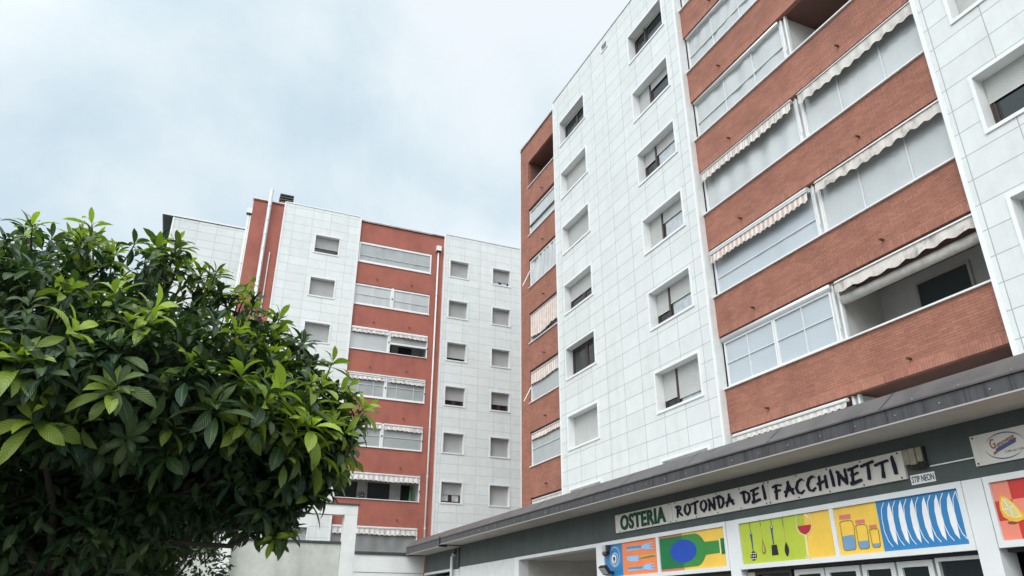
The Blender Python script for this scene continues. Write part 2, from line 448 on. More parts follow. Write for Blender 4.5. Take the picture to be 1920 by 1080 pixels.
def sheet(top, fr, u0, u1, v0, v1, w, m, hs=(), vs=(), wrinkle=0.012, rail=0.035, name='enclosure', railm='white_trim', bottom=0.05, seed=0):
    rng = random.Random(seed * 7.13 + u0 * 3.1 + v0)
    ks = [(rng.uniform(2, 9), rng.uniform(-4, 4), rng.uniform(0, 6), rng.uniform(0.3, 1)) for _ in range(6)]
    nu, nv = 44, 14
    P = []
    for i in range(nu + 1):
        for j in range(nv + 1):
            a, b = i / nu, j / nv
            u = u0 + (u1 - u0) * a; v = v0 + (v1 - v0) * b
            d = sum(q[3] * math.sin(q[0] * u + q[1] * v * (1 + 0.4 * a) + q[2]) for q in ks) / 3.0
            e = min(1, 8 * min(a, 1 - a) + 0.15) 
            P.append(fr(u, v, w + wrinkle * d * e))
    k = nv + 1
    e = MB().add(P, [(i * k + j, (i + 1) * k + j, (i + 1) * k + j + 1, i * k + j + 1) for i in range(nu) for j in range(nv)], m)
    o = e.build(name, top, smooth=True)
    r = MB().ring(fr, u0 - 0.01, u1 + 0.01, v0 - 0.01, v1 + 0.01, rail, w - 0.045, w + 0.05, railm, bv=bottom)
    r.build('rail', top, o)
    for h in hs:
        MB().box(fr, u0 + rail, u1 - rail, h - 0.012, h + 0.012, w - 0.03, w + 0.032 + wrinkle * 0.4, 'sheet_seam').build('seam', top, o)
    for h in vs:
        MB().box(fr, h - 0.012, h + 0.012, v0 + bottom, v1 - rail, w - 0.032, w + 0.034 + wrinkle * 0.4, 'sheet_seam').build('seam', top, o)
    return o

def spout(top, fr, u, v, w):
    MB().tube([fr(u, v, w - 0.05), fr(u, v - 0.015, w + 0.13)], 0.032, 'spout_metal', 8).build('drain_spout', top)

# ------------------------------------------------------------------ right apartment block
RB = thing('apartment_building', 'tall apartment block with white tile cladding and brown brick balconies above the restaurant', 'building', (20.0, 13.0, 0.0))
RT = 26.09
Y1, Y2, Y3, Y4, Y5 = -8.0, 8.43, 17.05, 27.5, 31.94
KR = range(-1, 6)
hR = []
def inset(u0, u1, v0, v1, e=0.03): return (u0 + e, u1 - e, v0 + e, v1 - e)
c1, c2, c3, c4 = (24.23, 26.86), (17.79, 20.36), (5.1, 7.70), (-1.5, 1.1)
for k in KR:
    for c in (c1, c2, c3, c4): hR.append(inset(c[0], c[1], 7.89 + 3 * k, 9.39 + 3 * k))
hv = (21.93, 22.53, 25.28, 25.72)
hR.append(inset(*hv, 0.02))
clad = MB()
clad.grid(FR, (Y3, Y4), (3.0, RT), hR, 0.0, 'white_tile')
clad.grid(FR, (Y1, Y2), (3.0, RT), hR, 0.0, 'white_tile')
# returns of the cladding into the recessed brick bays, end and far sides
for y in (Y2, Y3, Y4):
    clad.quad(FR(y, 3.0, 0), FR(y, 3.0, -0.3), FR(y, RT, -0.3), FR(y, RT, 0), 'white_paint')
clad.build('cladding', RB)
core = MB()
XB = 27.0
core.quad((XR + 0.15, Y5, 0), (XB, Y5, 0), (XB, Y5, 26.0), (XR + 0.15, Y5, 26.0), 'brick')
core.quad((XB, Y1, 0), (XB, Y5, 0), (XB, Y5, 26.0), (XB, Y1, 26.0), 'plaster_white')
core.quad((XR, Y1, 0), (XB, Y1, 0), (XB, Y1, RT), (XR, Y1, RT), 'plaster_white')
core.quad((XR + 0.02, Y1, 0), (XR + 0.02, Y4, 0), (XR + 0.02, Y4, 3.0), (XR + 0.02, Y1, 3.0), 'plaster_white')
core.build('rear_wall', RB)
MB().quad((XR + 0.1, Y1, 25.85), (XB, Y1, 25.85), (XB, Y5, 25.85), (XR + 0.1, Y5, 25.85), 'roof_gravel').build('roof', RB)
tr = MB()
tr.box(FR, Y3 - 0.004, Y3 + 0.105, 3.0, RT + 0.02, -0.02, 0.03, 'white_trim')
tr.box(FR, Y2 - 0.1, Y2 + 0.004, 3.0, RT + 0.02, -0.02, 0.03, 'white_trim')
tr.box(FR, Y4 - 0.06, Y4 + 0.004, 3.0, RT + 0.02, -0.02, 0.03, 'white_trim')
tr.box(FR, Y5 - 0.02, Y5 + 0.035, 3.0, 26.0, -0.2, -0.13, 'white_trim')
tr.box(FR, Y3 + 0.105, Y4 - 0.06, RT - 0.01, RT + 0.035, -0.3, 0.03, 'galvanised')
tr.box(FR, Y1, Y2 - 0.1, RT - 0.01, RT + 0.035, -0.3, 0.03, 'galvanised')
tr.box(FR, Y4 + 0.004, Y5 + 0.035, 26.0, 26.05, -0.4, -0.12, 'galvanised')
tr.build('edge_trim', RB)

# brick bays: shell of each loggia, parapets, soffits
DEP = 1.65
def bay(top, fr, u0, u1, wf, ks, v_sill, v_head, vtop, piers, brick, soldier, soffit, wall, back_m='loggia_wall', vbot=3.0, capm='white_trim'):
    """piers: full-height brick at (ua, ub); opening spans the rest"""
    oa, ob = u0, u1
    for a, b in piers:
        MB().box(fr, a, b, vbot, vtop, wf - 0.2, wf, brick).build('pier', top)
        if a <= u0 + 1e-6: oa = b
        else: ob = a
    sh = MB()
    sh.quad(fr(oa, vbot, wf - DEP), fr(ob, vbot, wf - DEP), fr(ob, vtop, wf - DEP), fr(oa, vtop, wf - DEP), back_m)
    for u in (oa + 0.003, ob - 0.003):
        sh.quad(fr(u, vbot, wf - 0.22), fr(u, vbot, wf - DEP), fr(u, vtop, wf - DEP), fr(u, vtop, wf - 0.22), back_m)
    sh.build('loggia_wall', top)
    for k in ks:
        vh = v_head + 3 * k; vn = min(v_sill + 3 * (k + 1), vtop)
        p = MB()
        if soldier:
            p.box(fr, oa, ob, vh, vh + 0.25, wf - 0.15, wf, soldier); p.box(fr, oa, ob, vh + 0.25, vn, wf - 0.15, wf, brick)
        else: p.box(fr, oa, ob, vh, vn, wf - 0.15, wf, brick)
        po = p.build('parapet', top)
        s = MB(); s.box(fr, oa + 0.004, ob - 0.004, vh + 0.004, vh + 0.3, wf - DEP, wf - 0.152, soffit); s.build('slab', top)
        if vn < vtop:
            c = MB(); c.box(fr, oa - 0.02, ob + (0.02 if piers else 0.0), vn, vn + 0.04, wf - 0.2, wf + 0.06, capm); c.build('sill_cap', top, po)

WR = -0.2
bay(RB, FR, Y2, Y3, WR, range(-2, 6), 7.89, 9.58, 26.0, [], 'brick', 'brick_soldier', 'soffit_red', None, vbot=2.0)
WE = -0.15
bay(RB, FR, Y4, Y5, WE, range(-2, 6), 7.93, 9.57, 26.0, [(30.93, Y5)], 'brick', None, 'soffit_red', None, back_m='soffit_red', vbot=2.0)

# drain spouts of the parapets
for k in range(-1, 6):
    for u in (15.35, 10.75): spout(RB, FR, u, 6.93 + 3 * k, WR)
    spout(RB, FR, 29.2, 6.98 + 3 * k, WE)

# windows of the white strips
D, C, = 'glass_dark', 'glass_curtain_sky'
W1 = {5: [(1, 0.12, D), (1, 0.12, D)], 4: [(1, 1, D), (1, 1, D)], 3: [(1, 1, D), (1, 1, D)], 2: [(1, 0.55, D), (1, 0.55, D)], 1: [(1, 0, D), (1, 0, D)], 0: [(1, 1, D), (1, 1, D)], -1: [(1, 1, D), (1, 1, D)]}
W2 = {5: [(1, 0.1, D), (2, 0.1, D)], 4: [(1, 1, D), (2, 0.28, D)], 3: [(1, 0.42, D), (2, 0.36, C)], 2: [(1, 1, D), (2, 0.35, C)], 1: [(1, 0.63, D), (2, 0.5, C)], 0: [(1, 0.72, D), (2, 0.8, C)], -1: [(1, 0.5, D), (2, 0.5, C)]}
W3 = {5: [(1, 0.5, D), (2, 0.5, C)], 4: [(1, 1, D), (1, 0.6, D)], 3: [(1, 0.4, D), (1, 1, D)], 2: [(1, 0.8, D), (1, 0.8, D)], 1: [(1, 0.46, D), (1, 0.46, C)], 0: [(1, 0.3, D), (1, 0.3, D)], -1: [(1, 1, D), (1, 1, D)]}
for k in KR:
    window(RB, FR, *c1, 7.89 + 3 * k, 9.39 + 3 * k, W1[k], flip=True, one=True)
    window(RB, FR, *c2, 7.89 + 3 * k, 9.39 + 3 * k, W2[k], flip=True)
    window(RB, FR, *c3, 7.89 + 3 * k, 9.39 + 3 * k, W3[k], flip=True)
    window(RB, FR, *c4, 7.89 + 3 * k, 9.39 + 3 * k, W3[4 - k if 0 <= k < 5 else k], flip=True)
v = MB().ring(FR, *hv, 0.06, -0.3, 0.03, 'white_trim').build('vent_opening', RB)
MB().box(FR, hv[0] + 0.05, hv[1] - 0.05, hv[2] + 0.05, hv[3] - 0.05, -0.3, -0.27, 'shutter_dark').build('vent_grille', RB, v)

# loggia fittings, main brick bay (left unit between UD and Y3, right unit between Y2 and UD)
UD = 12.52
UL, URr = (UD + 0.14, Y3 - 0.12), (Y2 + 0.06, UD - 0.14)
WS = WR - 0.16
def dividers(k, top, fr, u, w, v0, v1):
    d = MB(); d.box(fr, u + 0.06, u + 0.12, v0, v1, w - 0.05, w + 0.05, 'white_trim'); d.box(fr, u - 0.12, u - 0.06, v0, v1, w - 0.05, w + 0.05, 'white_trim')
    d.box(fr, u - 0.05, u + 0.05, v0, v1, w - 1.6, w - 0.03, 'soffit_white')
    o = d.build('partition', top)
    MB().tube([fr(u + 0.02, v0 + 0.35, w + 0.08), fr(u + 0.02, v1 - 0.1, w + 0.08)], 0.018, 'alu', 6).build('crank_rod', top, o)
for k in range(-1, 6):
    v0, v1 = 7.935 + 3 * k, 9.56 + 3 * k
    dividers(k, RB, FR, UD, WS, v0, v1)
    post = MB().box(FR, Y3 - 0.1, Y3 - 0.03, v0, v1, WS - 0.03, WS + 0.03, 'alu').build('guide_rail', RB)
WA = WR - 0.06
# floor by floor, as the photograph shows them
def blind_box(u0, u1, vt, r=0.09, w=WA - 0.02):
    o = MB().tube([FR(u0, vt - r, w), FR(u1, vt - r, w)], r, 'alu', 14).build('blind_box', RB, smooth=True)
    return o
# k=-1: cream awning at the left, open at the right
awning(RB, FR, *UL, 6.53, 0.2, WA + 0.05, 'canvas_cream', period=0.22, cassette=0.1)
# k=0: left, roller box over a framed pair of panes; right, dirty awning, rolled sheet, open loggia
blind_box(UL[0] - 0.05, UL[1] + 0.05, 9.55)
um = 14.78
for a, b in ((um + 0.02, UL[1]), (UL[0], um - 0.02)):
    sheet(RB, FR, a, b, 7.95, 9.38, WS + 0.04, 'pvc_blue', hs=(8.7,), vs=((a + b) / 2 + (0.05 if a > um else -0.0),), wrinkle=0.002, rail=0.05, name='glazed_panel', bottom=0.07)
awning(RB, FR, *URr, 9.50, 0.32, WA + 0.06, 'canvas_dirty', period=0.52, cassette=0.08)
MB().tube([FR(URr[0], 9.02, WS - 0.02), FR(URr[1], 9.02, WS - 0.02)], 0.13, 'canvas_cream', 14).build('rolled_sheet', RB, smooth=True)
bk = MB().ring(FR, 9.9, 11.4, 6.95, 9.34, 0.07, WR - DEP, WR - DEP + 0.06, 'porch_plaster').build('balcony_door', RB)
s_ = MB(); slats(s_, FR, 9.97, 11.33, 6.97, 9.27, WR - DEP + 0.02, 'shutter_dark'); s_.build('shutter', RB, bk)
MB().tube([FR(10.1, 9.57, WR - 1.1), FR(10.1, 9.45, WR - 1.1)], [0.1, 0.13], 'dark_rubber', 12).build('ceiling_lamp', RB)
# k=1
awning(RB, FR, *UL, 12.52, 0.34, WA + 0.05, 'canvas_pink', period=0.2, cassette=0.17)
sheet(RB, FR, *UL, 10.95, 12.5, WS, 'pvc_blue', hs=(11.55,), wrinkle=0.006, seed=2, bottom=0.1)
awning(RB, FR, *URr, 12.52, 0.34, WA + 0.05, 'canvas_dirty', period=0.36, cassette=0.09)
sheet(RB, FR, *URr, 10.95, 12.5, WS, 'pvc_sheet', vs=(9.7, 11.12), wrinkle=0.006, seed=3, bottom=0.05)
# k=2
awning(RB, FR, *UL, 15.53, 0.36, WA + 0.05, 'canvas_grey', period=0.24, cassette=0.09)
sheet(RB, FR, *UL, 13.95, 15.5, WS, 'pvc_sheet', wrinkle=0.05, seed=4)
awning(RB, FR, *URr, 15.53, 0.4, WA + 0.05, 'canvas_cream', period=0.34, cassette=0.09)
sheet(RB, FR, *URr, 13.95, 15.5, WS, 'pvc_sheet', vs=(9.75, 11.15), wrinkle=0.008, seed=5)
# k=3: left sheet with a grid under a thin roller, right open with its soffit showing
blind_box(UL[0], UL[1], 18.55, 0.07)
sheet(RB, FR, *UL, 16.95, 18.45, WS, 'pvc_sheet', hs=(17.6,), vs=(14.0, 15.4), wrinkle=0.03, seed=6)
# k=4
blind_box(UL[0], UL[1], 21.55, 0.07)
sheet(RB, FR, *UL, 19.95, 21.45, WS, 'pvc_sheet', hs=(20.6,), vs=(14.2, 15.6), wrinkle=0.03, seed=7)
sheet(RB, FR, *URr, 19.95, 21.5, WS, 'pvc_sheet', wrinkle=0.03, seed=8)
sheet(RB, FR, *UL, 22.95, 24.5, WS, 'pvc_sheet', wrinkle=0.03, seed=9)
sheet(RB, FR, *URr, 22.95, 24.5, WS, 'pvc_sheet', wrinkle=0.03, seed=10)

# loggia fittings of the end bay
UE = (27.62, 30.86)
WF = WE - 0.1
def end_rail(v0, v1):
    return MB().box(FR, 30.86, 30.92, v0, v1, WF - 0.02, WF + 0.04, 'alu').build('guide_rail', RB)
for k in range(-1, 5): end_rail(7.97 + 3 * k, 9.5 + 3 * k)
sheet(RB, FR, *UE, 19.98, 21.4, WF, 'pvc_sheet', wrinkle=0.006, seed=11)
MB().box(FR, UE[0], UE[1], 20.5, 20.57, WF + 0.03, WF + 0.07, 'dark_rubber').build('sheet_bar', RB)
sheet(RB, FR, *UE, 16.98, 18.45, WF, 'pvc_sheet', wrinkle=0.1, seed=12)
MB().tube([FR(30.8, 17.9, WF + 0.1), FR(30.85, 17.0, WF + 0.5)], 0.022, 'white_trim', 6).build('tilt_arm', RB)
awning(RB, FR, *UE, 15.52, 1.25, WF + 0.0, 'canvas_pink', period=0.2, cassette=0.09)
sheet(RB, FR, *UE, 13.98, 15.45, WF - 0.06, 'pvc_dark', seed=13)
awning(RB, FR, *UE, 12.5, 0.62, WF + 0.0, 'canvas_pink', period=0.2, cassette=0.09)
sheet(RB, FR, *UE, 10.98, 12.45, WF, 'pvc_grey', wrinkle=0.004, seed=14)
MB().tube([FR(30.82, 11.7, WF + 0.1), FR(30.85, 11.0, WF + 0.45)], 0.022, 'white_trim', 6).build('tilt_arm', RB)
awning(RB, FR, *UE, 9.52, 0.3, WF + 0.0, 'canvas_pink', period=0.2, cassette=0.09)
sheet(RB, FR, *UE, 7.98, 9.45, WF, 'pvc_grey', hs=(8.75,), wrinkle=0.004, seed=15)
awning(RB, FR, *UE, 6.52, 0.5, WF + 0.0, 'canvas_grey', period=0.25, cassette=0.09)

# ------------------------------------------------------------------ left apartment block
LB = thing('apartment_building', 'apartment block with smooth red balconies and grey tiled strips closing the courtyard at the back', 'building', (12.0, 49.0, 0.0))
A0, A1, A2, A3, A4, A5 = 0.84, 2.74, 7.73, 12.78, 13.6, 27.0
d0, dA, dB, dC = (4.84, 6.52), (14.0, 15.5), (17.16, 18.63), (21.0, 22.5)
hL = []
for k in range(-1, 6):
    for c in (d0, dA, dB, dC): hL.append(inset(c[0], c[1], 7.9 + 3 * k, 9.27 + 3 * k))
cl_ = MB(); LT = 26.12
cl_.grid(FL, (A1, A2), (0.0, LT), hL, 0.0, 'grey_tile')
cl_.grid(FL, (A4, A5), (0.0, LT), hL, 0.0, 'grey_tile')
for x in (A1, A2, A4):
    cl_.quad(FL(x, 0, 0), FL(x, 0, -0.3), FL(x, LT, -0.3), FL(x, LT, 0), 'white_paint')
cl_.build('cladding', LB)
rd = MB()
rd.quad(FL(A0, 0, -0.12), FL(A1, 0, -0.12), FL(A1, 26.0, -0.12), FL(A0, 26.0, -0.12), 'red_stucco')
rd.quad(FL(A0, 0, -0.12), FL(A0, 0, -12), FL(A0, 26.0, -12), FL(A0, 26.0, -0.12), 'plaster_white')
rd.quad(FL(A0, 0, -12), FL(A5, 0, -12), FL(A5, 26.0, -12), FL(A0, 26.0, -12), 'plaster_white')
rd.quad(FL(A5, 0, 0), FL(A5, 0, -12), FL(A5, LT, -12), FL(A5, LT, 0), 'plaster_white')
rd.build('side_wall', LB)
MB().quad(FL(A0, 25.9, -0.05), FL(A5, 25.9, -0.05), FL(A5, 25.9, -12), FL(A0, 25.9, -12), 'roof_gravel').build('roof', LB)
tl = MB()
tl.box(FL, A1 - 0.004, A1 + 0.09, 0, LT + 0.02, -0.02, 0.03, 'white_trim')
tl.box(FL, A2 - 0.09, A2 + 0.004, 0, LT + 0.02, -0.02, 0.03, 'white_trim')
tl.box(FL, A4 - 0.004, A4 + 0.1, 0, LT + 0.02, -0.02, 0.03, 'white_trim')
tl.box(FL, A1 + 0.09, A2 - 0.09, LT - 0.01, LT + 0.05, -0.3, 0.03, 'galvanised')
tl.box(FL, A4 + 0.1, A5, LT - 0.01, LT + 0.05, -0.3, 0.03, 'galvanised')
tl.box(FL, A2 + 0.004, A4 - 0.004, 26.0, 26.06, -0.5, -0.09, 'white_trim')
tl.box(FL, A0 - 0.05, A1 - 0.004, 26.0, 26.06, -0.5, -0.08, 'white_trim')
tl.build('edge_trim', LB)
WL = -0.15
bay(LB, FL, A2, A4, WL, range(-2, 6), 7.9, 9.42, 26.0, [(A3, A4)], 'red_stucco', None, 'soffit_white', None, vbot=0.0)
for k in range(-1, 6):
    for u in (9.15, 11.5): spout(LB, FL, u, 6.85 + 3 * k, WL)
X0 = {5: [(1, 0.66, 'glass_dark'), (1, 0.66, 'glass_dark')], 4: [(1, 1, D)], 3: [(1, 1, D)], 2: [(1, 1, D)], 1: [(1, 1, D)], 0: [(1, 1, D)], -1: [(1, 1, D)]}
XA = {5: [(1, 1, D)], 4: [(1, 1, D)], 3: [(1, 0.8, D)], 2: [(1, 0.68, D), (1, 0.68, D)], 1: [(1, 0.94, D)], 0: [(1, 0.58, C), (1, 0.58, C)], -1: [(1, 1, D)]}
XB_ = {5: [(1, 0.72, C), (1, 0.72, C)], 4: [(1, 1, D)], 3: [(1, 0.96, D)], 2: [(1, 0.63, D), (1, 0.63, D)], 1: [(1, 1, D)], 0: [(1, 1, D)], -1: [(1, 1, D)]}
for k in range(-1, 6):
    window(LB, FL, *d0, 7.9 + 3 * k, 9.27 + 3 * k, X0[k], depth=0.32, one=True, shut='shutter_grey')
    window(LB, FL, *dA, 7.9 + 3 * k, 9.27 + 3 * k, XA[k], depth=0.32, one=True, shut='shutter_grey')
    window(LB, FL, *dB, 7.9 + 3 * k, 9.27 + 3 * k, XB_[k], depth=0.32, one=True, shut='shutter_grey' if k else 'shutter')
    window(LB, FL, *dC, 7.9 + 3 * k, 9.27 + 3 * k, XA[k], depth=0.32, one=True, shut='shutter_grey')
WQ = WL - 0.04
HL, HR_, HW = (A2 + 0.06, 10.15), (10.32, A3 - 0.03), (A2 + 0.06, A3 - 0.03)
def mid_post(k):
    p = MB().box(FL, 10.15, 10.32, 7.95 + 3 * k, 9.4 + 3 * k, WQ - 0.05, WQ + 0.06, 'white_trim').build('guide_rail', LB)
    MB().box(FL, 10.2, 10.27, 8.6 + 3 * k, 8.68 + 3 * k, WQ + 0.06, WQ + 0.1, 'dark_rubber').build('crank', LB, p)
def right_post(k):
    p = MB().box(FL, A3 - 0.06, A3, 7.95 + 3 * k, 9.4 + 3 * k, WQ - 0.02, WQ + 0.09, 'white_trim').build('guide_rail', LB)
    MB().box(FL, A3 - 0.05, A3 + 0.01, 8.5 + 3 * k, 8.57 + 3 * k, WQ + 0.09, WQ + 0.13, 'dark_rubber').build('crank', LB, p)
WV = WL + 0.03
# k=5 one wide sheet with a rolled awning behind it
sheet(LB, FL, *HW, 22.95, 24.38, WQ, 'pvc_grey', hs=(23.45,), wrinkle=0.02, rail=0.09, seed=21, bottom=0.13)
# k=4 two framed sheets with a lattice
mid_post(4)
sheet(LB, FL, *HL, 19.95, 21.35, WQ, 'pvc_sheet', hs=(20.65,), vs=(9.0,), seed=22, bottom=0.1)
sheet(LB, FL, *HR_, 19.95, 21.35, WQ, 'pvc_sheet', hs=(20.55,), vs=(11.5,), seed=23, bottom=0.1)
# k=3
mid_post(3); right_post(3)
sheet(LB, FL, *HL, 16.95, 18.35, WQ, 'pvc_sheet', seed=24, wrinkle=0.006)
sheet(LB, FL, *HR_, 17.55, 18.35, WQ, 'pvc_grey', seed=25, wrinkle=0.03, bottom=0.12)
awning(LB, FL, *HL, 18.42, 0.25, WV, 'canvas_left', period=0.3, cassette=0.16, cm='white_trim')
awning(LB, FL, *HR_, 18.42, 0.25, WV, 'canvas_left', period=0.3, cassette=0.16, cm='white_trim')
bd = MB().box(FL, 11.3, 12.2, 15.95, 18.0, WL - DEP, WL - DEP + 0.05, 'shutter_dark').build('balcony_door', LB)
MB().box(FL, 10.5, 10.8, 15.95, 18.0, WL - DEP, WL - DEP + 0.05, 'shutter_dark').build('balcony_door', LB)
# k=2
mid_post(2); right_post(2)
sheet(LB, FL, *HL, 13.95, 15.35, WQ, 'pvc_grey', hs=(14.72,), vs=(8.55, 9.5), seed=26, wrinkle=0.005, bottom=0.1)
sheet(LB, FL, *HR_, 13.95, 15.35, WQ, 'pvc_grey', hs=(14.72,), vs=(10.95, 12.05), seed=27, wrinkle=0.005, bottom=0.1)
awning(LB, FL, *HL, 15.32, 0.25, WV, 'canvas_left', period=0.3, cassette=0.09)
awning(LB, FL, *HR_, 15.32, 0.25, WV, 'canvas_left', period=0.3, cassette=0.09)
MB().box(FL, HW[0], HW[1], 15.36, 15.43, WV - 0.06, WV + 0.05, 'white_trim').build('hood', LB)
# k=1
mid_post(1); right_post(1)
sheet(LB, FL, *HL, 10.95, 12.35, WQ, 'pvc_grey', hs=(11.62,), seed=28, wrinkle=0.005)
sheet(LB, FL, *HR_, 10.95, 12.35, WQ, 'pvc_grey', hs=(11.62,), seed=29, wrinkle=0.005)
awning(LB, FL, *HL, 12.42, 0.3, WV, 'canvas_left', period=0.3, cassette=0.12)
awning(LB, FL, *HR_, 12.42, 0.3, WV, 'canvas_left', period=0.3, cassette=0.12)
# k=0 open loggia with three dark openings in the back wall
right_post(0)
awning(LB, FL, *HW, 9.42, 0.38, WV, 'canvas_left', period=0.3, cassette=0.1)
for a, b, m_ in ((7.95, 9.35, 'shutter_dark'), (10.0, 11.35, 'shutter_dark'), (12.05, 12.74, 'glass_dark')):
    o_ = MB().ring(FL, a, b, 6.95, 9.12, 0.07, WL - DEP, WL - DEP + 0.06, 'frame_brown').build('balcony_door', LB)
    if m_ == 'glass_dark': MB().box(FL, a + 0.06, b - 0.06, 6.97, 9.06, WL - DEP + 0.005, WL - DEP + 0.03, m_).build('pane', LB, o_)
    else:
        s_ = MB(); slats(s_, FL, a + 0.06, b - 0.06, 6.97, 9.06, WL - DEP + 0.01, m_); s_.build('shutter', LB, o_)
MB().tube([FL(10.55, 9.41, WL - 0.9), FL(10.55, 9.26, WL - 0.9), FL(10.55, 9.18, WL - 0.9)], [0.06, 0.16, 0.1], 'dark_rubber', 12).build('ceiling_lamp', LB, smooth=True)
# k=-1 long awning over one grey sheet
right_post(-1)
sheet(LB, FL, *HW, 4.95, 6.35, WQ, 'pvc_dark', seed=30, wrinkle=0.03, bottom=0.1)
awning(LB, FL, *HW, 6.42, 0.36, WV, 'canvas_left', period=0.3, cassette=0.12)
# rainwater goods and flues
def downpipe(x, w, zt, r=0.055):
    h = MB().box(FL, x - 0.16, x + 0.16, zt, zt + 0.36, w - 0.02, w + 0.26, 'white_trim').build('rain_hopper', LB)
    hp = MB(); hp.box(FL, x - 0.15, x + 0.15, zt - 0.06, zt, w, w + 0.24, 'dark_rubber'); hp.build('hopper_base', LB, h)
    d = MB().tube([FL(x, zt - 0.02, w + 0.1), FL(x, 0.2, w + 0.1)], r, 'white_paint', 8).build('downpipe', LB, smooth=True)
    for z_ in range(3, int(zt), 3): MB().tube([FL(x, z_ + 0.4, w + 0.1), FL(x, z_ + 0.48, w + 0.1)], r * 1.35, 'alu', 8).build('pipe_bracket', LB, d)
downpipe(13.2, WL, 24.72)
downpipe(A0 - 0.14, -0.35, 24.9, 0.06)
fl_ = MB()
fl_.tube([FL(1.82, 0.2, 0.12), FL(1.82, 26.75, 0.12)], 0.125, 'galvanised', 14); fo = fl_.build('flue', LB, smooth=True)
for z_ in np.arange(1.5, 26.5, 1.0): MB().tube([FL(1.82, z_, 0.12), FL(1.82, z_ + 0.05, 0.12)], 0.133, 'galvanised', 14).build('flue_joint', LB, fo)
MB().tube([FL(2.27, 0.2, -0.05), FL(2.27, 22.4, -0.05)], 0.035, 'white_paint', 8).build('vent_pipe', LB)
ch = MB()
ch.box(FL, 2.6, 3.3, 25.9, 27.45, -2.9, -2.3, 'red_stucco')
cho = ch.build('chimney', LB)
for i in range(3):
    cc = MB(); cc.box(FL, 2.5, 3.4, 27.5 + i * 0.19, 27.58 + i * 0.19, -3.0, -2.2, 'chimney_cap'); cc.build('chimney_cap', LB, cho)
cc = MB(); cc.box(FL, 2.68, 3.22, 27.45, 28.0, -2.82, -2.38, 'dark_rubber'); cc.build('chimney_throat', LB, cho)

# ------------------------------------------------------------------ white block farther back
FB = thing('apartment_building', 'plain tiled white block with an overhanging eave behind the red corner and the tree', 'building', (-1.5, 54.0, 0.0))
YF = 48.2
FF = lambda u, v, w: (u, YF - w, v)
fb = MB()
fb.quad(FF(-3.85, 0, 0), FF(0.8, 0, 0), FF(0.8, 26.05, 0), FF(-3.85, 26.05, 0), 'far_tile')
fb.quad(FF(-3.85, 0, 0), FF(-3.85, 0, -12), FF(-3.85, 26.05, -12), FF(-3.85, 26.05, 0), 'far_tile')
fb.quad(FF(-3.85, 0, -12), FF(0.8, 0, -12), FF(0.8, 26.05, -12), FF(-3.85, 26.05, -12), 'plaster_white')
fb.quad(FF(0.8, 0, -6.9), FF(0.8, 0, -12), FF(0.8, 26.05, -12), FF(0.8, 26.05, -6.9), 'plaster_white')
fb.build('wall', FB)
MB().box(FF, -4.5, 0.8, 26.055, 26.1, -12.2, 0.02, 'lintel_stucco').build('roof', FB)
MB().box(FF, -4.55, 0.82, 26.105, 26.2, -12.25, 0.05, 'white_trim').build('roof_edge', FB)
MB().box(FF, -3.88, -3.78, 0, 26.05, -0.03, 0.02, 'white_trim').build('edge_trim', FB)

# ------------------------------------------------------------------ restaurant: single-storey block with a metal canopy
SB = thing('restaurant_building', 'low restaurant block with dark stucco band under a brown metal canopy', 'building', (12.0, 14.0, 0.0))
SE = 32.62
YA = -8.0
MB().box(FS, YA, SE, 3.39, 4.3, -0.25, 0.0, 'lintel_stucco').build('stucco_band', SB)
rf = MB(); rf.quad((9.5, YA, 4.66), (XR + 0.1, YA, 4.66), (XR + 0.1, SE, 4.66), (9.5, SE, 4.66), 'roof_gravel')
rf.quad((10.25, YA, 4.3), (XR, YA, 4.3), (XR, SE, 4.3), (10.25, SE, 4.3), 'soffit_white')
rf.build('roof', SB)
XF = 9.14
def canopy(y0, y1, zb, name):
    o = MB().box(FG, XF + 0.02, 10.0, y0, y1, zb + 0.012, zb + 0.05, 'canopy_soffit').build('canopy', SB)
    f = MB(); f.box(FG, XF, XF + 0.02, y0, y1, zb + 0.02, 4.40, 'canopy_fascia')
    y = math.ceil(y0 / 0.62) * 0.62
    while y < y1:                                            # seams of the fascia plates
        f.box(FG, XF - 0.004, XF, y, y + 0.008, zb + 0.02, 4.395, 'dark_rubber'); y += 0.62
    f.build('fascia', SB, o)
    e = MB(); e.box(FG, XF - 0.012, XF + 0.03, y0, y1, zb - 0.004, zb + 0.018, 'canopy_edge'); e.build('drip_edge', SB, o)
    t = MB()
    A = [(XF - 0.03, 4.385), (XF - 0.03, 4.41), (9.48, 4.705), (9.56, 4.705), (9.56, 4.66), (9.47, 4.67), (XF + 0.02, 4.385)]
    n = len(A)
    t.add([(a, yy, b) for yy in (y0, y1) for a, b in A], [tuple(range(n)), tuple(range(2 * n - 1, n - 1, -1))] + [(i, (i + 1) % n, n + (i + 1) % n, n + i) for i in range(n)], 'canopy_flashing')
    y = math.ceil(y0 / 2.4) * 2.4 + 0.3
    while y < y1 - 0.1:                                      # lap joints of the flashing
        p = [(XF - 0.034, 4.412), (9.48, 4.711)]
        t.quad((p[0][0], y, p[0][1]), (p[0][0], y + 0.025, p[0][1]), (p[1][0], y + 0.025, p[1][1]), (p[1][0], y, p[1][1]), 'dark_rubber'); y += 2.4
    t.build('flashing', SB, o)
    return o
co = canopy(YA, 28.0, 4.164, 'canopy')
canopy(28.05, SE, 4.10, 'canopy')
MB().box(FG, XF - 0.035, XF + 0.3, 28.0, 28.05, 4.09, 4.45, 'dark_rubber').build('joint_cover', SB)
